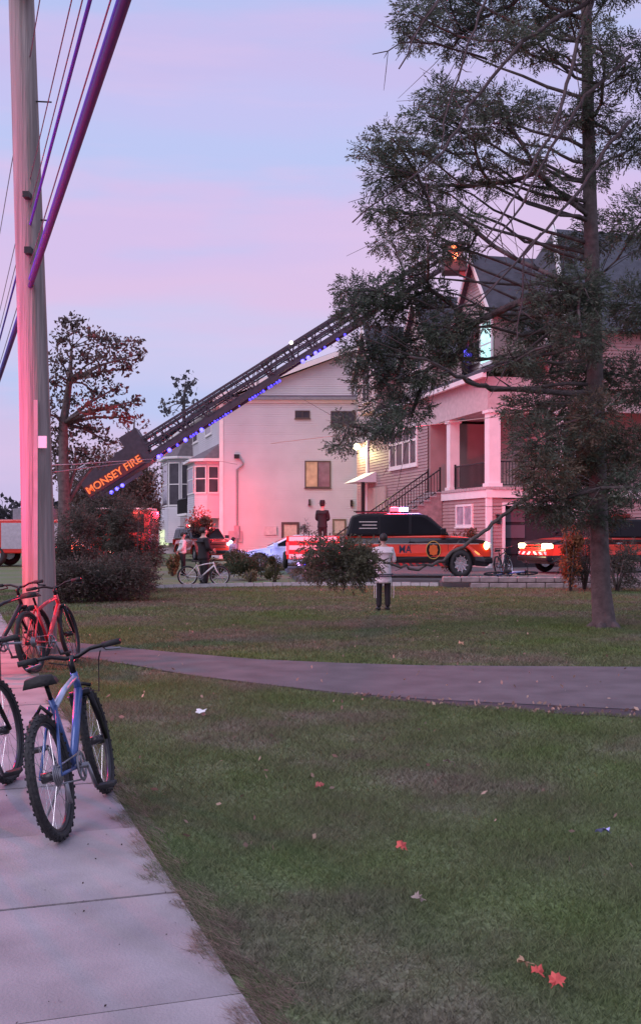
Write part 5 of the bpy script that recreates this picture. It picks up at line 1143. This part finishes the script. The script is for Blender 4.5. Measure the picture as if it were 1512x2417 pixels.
# bare limbs hanging across the view
def limb(pts, r0, r1, d0_, d1_, m=M_bark2, twigs=6, seed=0):
    q_ = random.Random(seed); n_ = len(pts); P_ = [PX(x, y, d0_ + (d1_-d0_)*i/(n_-1)) - tree.location for i, (x, y) in enumerate(pts)]
    sm = []
    for i in range(n_-1):
        for u in (0, .33, .66): sm.append(P_[i].lerp(P_[i+1], u) + Vector((q_.gauss(0, .014), q_.gauss(0, .02), q_.gauss(0, .014))))
    sm.append(P_[-1]); b_ = MB(); k_ = len(sm)
    b_.tube(sm, [.66*(r0 + (r1-r0)*i/(k_-1)) + .003 for i in range(k_)], 8)
    for j in range(twigs):
        i = q_.randrange(1, k_-1); a_ = sm[i]; dr_ = (sm[i]-sm[i-1]).normalized(); e_ = a_ + (dr_ + Vector((q_.gauss(0,.5), q_.gauss(0,.4), q_.gauss(0,.5))))*q_.uniform(.25, .8)
        b_.tube([a_, a_.lerp(e_, .5) + Vector((0,0,q_.uniform(-.04,.04))), e_], [max(.005, r1*.8), .006, .003], 5)
    return b_.build('limb', m, tree, True)
limb([(1640,-60),(1612,0),(1502,64),(1426,116),(1374,174),(1281,290),(1235,377),(1189,440),(1108,498),(963,608)], .055, .010, 17, 14.5, twigs=16, seed=1)
limb([(1625,-40),(1618,12),(1571,156),(1542,261),(1502,371),(1455,452),(1397,556),(1330,650)], .05, .012, 17, 14.5, twigs=12, seed=2)
limb([(1720,150),(1663,203),(1600,261),(1560,324),(1502,406),(1461,493),(1426,568),(1380,626),(1316,690)], .045, .012, 17, 15, twigs=14, seed=3)
limb([(1720,330),(1663,394),(1606,481),(1554,556),(1490,632),(1426,695),(1340,790),(1270,870)], .045, .010, 17, 15, twigs=12, seed=4)
limb([(1480,640),(1432,698),(1430,820),(1412,900),(1400,940)], .02, .006, 15.5, 15.5, twigs=5, seed=5)
limb([(1220,-40),(1200,0),(1148,75),(1090,188)], .024, .010, 15.5, 15, twigs=4, seed=6)
limb([(1345,-50),(1328,0),(1282,116),(1247,220),(1212,336),(1206,406)], .028, .008, 16, 15, twigs=7, seed=7)
limb([(1330,160),(1189,119),(1131,113),(1018,148)], .026, .006, 17.3, 16, twigs=7, seed=8)
limb([(1612,1075),(1514,1072),(1346,1061),(1290,1048),(1245,1028),(1182,989),(1120,975)], .075, .020, 17.9, 15.8, m=M_bark, twigs=9, seed=9)
limb([(1625,850),(1560,820),(1510,900),(1440,960),(1380,990),(1330,1010)], .04, .012, 17.9, 16.2, twigs=8, seed=11)
limb([(1630,1225),(1560,1300),(1473,1342),(1422,1371),(1371,1412),(1333,1440),(1289,1472),(1248,1504),(1210,1532),(1164,1544),(1131,1557),(1095,1551),(1052,1538),(1022,1521),(985,1500)], .05, .022, 17.9, 17.0, m=M_bark, twigs=6, seed=12)
low = [(735,1340,34,18),(765,1310,36,24),(800,1300,40,26),(840,1310,36,30),(775,1350,40,20),(830,1350,40,24),(860,1330,26,26),(745,1290,26,14)]
lc, lr, ln_ = [], [], []
for (x, y, rx, ry) in low: lc.append(tuple(tw(x, y, 17.0 + trg.uniform(-.4, .4)))); lr.append((1.2*rx/px_m, .9*rx/px_m, .95*ry/px_m)); ln_.append(int(150*rx*ry/1000)+30)
stuffed(big_mesh('low_needles', sprays(lc, lr, ln_, .16, trg, nl=9, width=.11, needle=.45), 4, mat('dusky_needles', (.135, .13, .08), .7, 0, .25, .8, leaf=.45), tree))
tw_b = MB(); a_ = PX(1022, 1521, 17) - tree.location
for c in lc: tw_b.tube([a_, a_.lerp(Vector(c), .5) + Vector((0,0,.05)), Vector(c)], [.016, .010, .005], 5)
stuffed(tw_b.build('low_twigs', M_bark, tree, True))

def crown_tree(name, label, x, y0, d, trunk_pts, rad, clus, leafn, size, m, m2=None, share=0.0, group=None, cat='tree'):
    base = P(x, y0, d); base.z = 0; t = thing(name, label, cat, base, 0, group); g_ = np.random.default_rng(int(x*7+y0)); pm = F/d
    tp_ = [P(a, b, d) - base for a, b in trunk_pts]; tp_[0].z = -.15
    b = MB(); b.tube(tp_, rad, 9); C_, R_, N_, C2, R2, N2 = [], [], [], [], [], []
    for (cx, cy, rx, ry) in clus:
        c = P(cx, cy, d + g_.uniform(-1.3, 1.3)) - base; i = min(range(len(tp_)), key=lambda k: (tp_[k]-c).length + max(0, tp_[k].z-c.z)*2)
        a = tp_[i]; b.tube([a, a.lerp(c, .5) + Vector((0, 0, .12)), c, c + (c-a).normalized()*rx/pm*.5], [rad[i]*.5, rad[i]*.32, .02, .006], 6)
        tgt = (C2, R2, N2) if g_.random() < share else (C_, R_, N_)
        tgt[0].append(tuple(c)); tgt[1].append((1.4*rx/pm, 1.4*rx/pm, 1.45*ry/pm)); tgt[2].append(int(leafn*rx*ry/900)+8)
    b.build('trunk', M_bark, t, True)
    stuffed(big_mesh('crown', leaves(C_, R_, N_, size, g_), 4, m, t))
    if C2: stuffed(big_mesh('tinted_leaves', leaves(C2, R2, N2, size, g_), 4, m2, t))
    return t
crown_tree('broadleaf_tree', 'dark autumn broadleaf tree with reddish tinges rising behind the pole', 150, 1400, 37, [(150,1390),(152,1200),(150,1000),(165,900),(170,820)], [.26,.2,.15,.10,.04],
  [(180,765,24,22),(150,760,14,14),(215,790,26,16),(150,800,24,22),(250,800,24,15),(285,815,28,18),(325,805,16,8),(330,835,14,16),(290,845,28,16),(245,840,32,20),(195,840,28,20),(140,850,26,24),(235,880,28,18),(300,870,22,14),(180,890,30,18),(130,900,22,24),
   (225,925,32,18),(275,915,22,12),(160,950,32,22),(230,965,38,18),(285,960,30,14),(325,945,16,10),(300,985,30,14),(210,1010,38,20),(150,1020,34,28),(250,1040,26,12),(190,1070,42,22),(140,1100,30,30),(230,1090,28,16),(115,980,18,26),(125,1060,18,24)], 250, .075, M_tree, M_tree2, .16)
crown_tree('russet_tree', 'russet leaved tree filling the gap behind the ladder lettering', 265, 1330, 57, [(265,1390),(262,1250),(265,1150)], [.2,.16,.08],
  [(200,1090,40,26),(260,1080,44,28),(320,1095,40,26),(355,1120,26,30),(160,1120,34,30),(215,1170,44,26),(280,1160,46,28),(340,1150,34,30),(180,1210,44,28),(250,1215,46,26),(320,1205,44,28),(350,1245,24,26),(205,1250,34,22),(290,1248,38,18)], 420, .075, M_shrub2, M_shrub, .45)
crown_tree('slim_tree', 'feathery treetop showing above the ladder at its middle', 436, 1330, 100, [(436,1310),(436,1100),(434,950),(438,900)], [.3,.25,.14,.04], [(415,905,14,12),(440,895,18,18),(455,905,14,16),(425,930,18,10),(445,925,20,10),(395,950,18,8),(390,965,14,8),(440,945,22,10),(410,975,20,8)], 60, .26, mat('grey_green_leaves', (.10, .095, .10), .7, leaf=.4))
bt = crown_tree('bare_tree', 'thinly leaved pinkish tree between the dark tree and the ladder', 320, 1400, 60, [(320,1340),(318,1150),(315,1040),(318,985)], [.2,.14,.08,.03], [(290,1000,20,12),(320,985,20,12),(345,1000,16,10),(300,1030,22,12),(335,1030,20,12),(310,1055,24,12),(280,1045,18,12),(345,1055,14,10)], 30, .10, mat('pinkish_sparse_leaves', (.20, .14, .155), .7, leaf=.4))
# shrubs
def shrub(label, x, yb, rx, top, m, leafn=900, size=.05, d=None, name='shrub', group=None, spr=False, seed=0, lump=5):
    d = d or F*EYE/(yb-HY); base = P(x, yb, d); base.z = 0; pm = F/d; t = thing(name, label, 'shrub', base, 0, group); g_ = np.random.default_rng(seed+int(x)); H = (EYE + (HY-top)/pm); Wd = rx/pm
    b = MB()
    for i in range(5): a = i*1.26; b.tube([(0,0,-.05), (.3*Wd*math.cos(a), .3*Wd*math.sin(a), H*.4), (.6*Wd*math.cos(a), .6*Wd*math.sin(a), H*.75)], [.03, .02, .006], 5)
    b.build('stems', M_bark, t, True)
    C_ = [(0, 0, H*.48)]; R_ = [(Wd*.85, Wd*.8, H*.48)]; N_ = [leafn//2]
    for i in range(lump):
        a = g_.uniform(0, 6.28); zz = g_.uniform(.25, .85)*H; rr2 = Wd*g_.uniform(.3, .5); C_.append((math.cos(a)*Wd*.6, math.sin(a)*Wd*.5, zz)); R_.append((rr2, rr2, min(rr2, H*.25))); N_.append(leafn//lump)
    V_ = sprays(C_, R_, [n//7 for n in N_], size*4.2, g_, nl=8, width=.10, needle=.40) if spr else leaves(C_, R_, N_, size, g_)
    V_[:, 2] = np.maximum(V_[:, 2], .02)
    stuffed(big_mesh('foliage', V_, 4, m, t)); return t
shrub('dark evergreen shrub nearest the pole at its right side', 175, 1408, 60, 1175, M_shrub, 9500, .05, spr=True, seed=1, name='evergreen_shrub', group='dark evergreens by the pole')
shrub('tallest dark evergreen shrub in front of the ladder truck', 240, 1398, 70, 1140, M_shrub, 11500, .05, spr=True, seed=2, d=29.5, name='evergreen_shrub', group='dark evergreens by the pole')
shrub('dark evergreen shrub right of the tallest, beside the lawn', 322, 1402, 62, 1150, M_shrub, 10500, .05, spr=True, seed=3, d=28.2, name='evergreen_shrub', group='dark evergreens by the pole')
shrub('low spreading dark juniper at the lawn edge below the evergreens', 280, 1418, 95, 1318, M_shrub, 9500, .05, spr=True, seed=4, name='juniper', group='dark evergreens by the pole')
shrub('low dark juniper close beside the pole foot', 160, 1424, 55, 1330, M_shrub, 6000, .05, spr=True, seed=5, name='juniper', group='dark evergreens by the pole')
shrub('tall brownish evergreen mass behind the ladder lettering', 258, 1330, 112, 1075, mat('brown_evergreen_leaves', (.12, .085, .068), .7, 0, .25, .8, leaf=.5), 38000, .085, d=56, name='evergreen_tree', seed=21, lump=9, spr=True)
shrub('large round clipped dark green hedge in front of the white car', 590, 1356, 76, 1296, M_box, 6500, .03, d=35.5, name='clipped_hedge', seed=6, lump=3)
shrub('small round golden green clipped bush in front of the large hedge', 648, 1362, 27, 1304, M_box2, 3000, .026, d=33.6, name='clipped_bush', seed=7, lump=2)
shrub('low flowering bush left of the clipped hedge', 500, 1350, 34, 1318, mat('flower_bush_leaves', (.10, .07, .045), .7, leaf=.6), 1400, .035, d=36.5, seed=8)
shrub('pale leaved ornamental plant left of the pink shirted boy', 408, 1342, 17, 1304, mat('ornamental_leaves', (.17, .14, .06), .7, leaf=.5), 1200, .04, d=38.6, seed=9)
shrub('small speckled plant at the kerb right of white bicycle', 590, 1362, 20, 1340, mat('variegated_leaves', (.22, .18, .10), .7, leaf=.6), 420, .03, d=33.2, seed=10)
shrub('reddish bush under the bay window of the white house', 470, 1300, 46, 1185, M_shrub2, 2600, .075, d=60, seed=11)
shrub('low brown bush between the red utility vehicle and the stone steps', 1085, 1345, 50, 1246, mat('olive_bush_leaves', (.09, .07, .04), .7, leaf=.5), 3000, .04, d=38, seed=12)
shrub('slim dark evergreen standing beside the man in black', 722, 1320, 12, 1218, M_shrub, 1400, .035, d=44, seed=13, spr=True)
shrub('dark shrub with orange leaves beside the conifer trunk', 1378, 1388, 52, 1200, M_shrub, 4600, .045, d=29.2, seed=14, spr=True)
shrub('orange tinted bush in front of the second red vehicle', 1345, 1392, 34, 1210, mat('orange_leaves', (.20, .085, .035), .7, leaf=.5), 1500, .05, d=28.4, seed=15)
shrub('dark low shrub along the stone wall at right edge', 1455, 1402, 52, 1275, M_shrub, 3200, .045, d=28.4, seed=16, spr=True)
# distant belt of woods closing the view on both sides
g_ = np.random.default_rng(9); C_, R_, N_ = [], [], []
for i in range(90):
    x = g_.uniform(-120, 120)
    C_.append((x, 150 + g_.uniform(-8, 12), g_.uniform(1, 6))); R_.append((5, 4, g_.uniform(2.5, 4.5))); N_.append(260)
tag(big_mesh('far_woods', leaves(C_, R_, N_, .5, g_), 4, mat('far_wood_leaves', (.05, .045, .05), .8, leaf=.4)), kind='stuff')
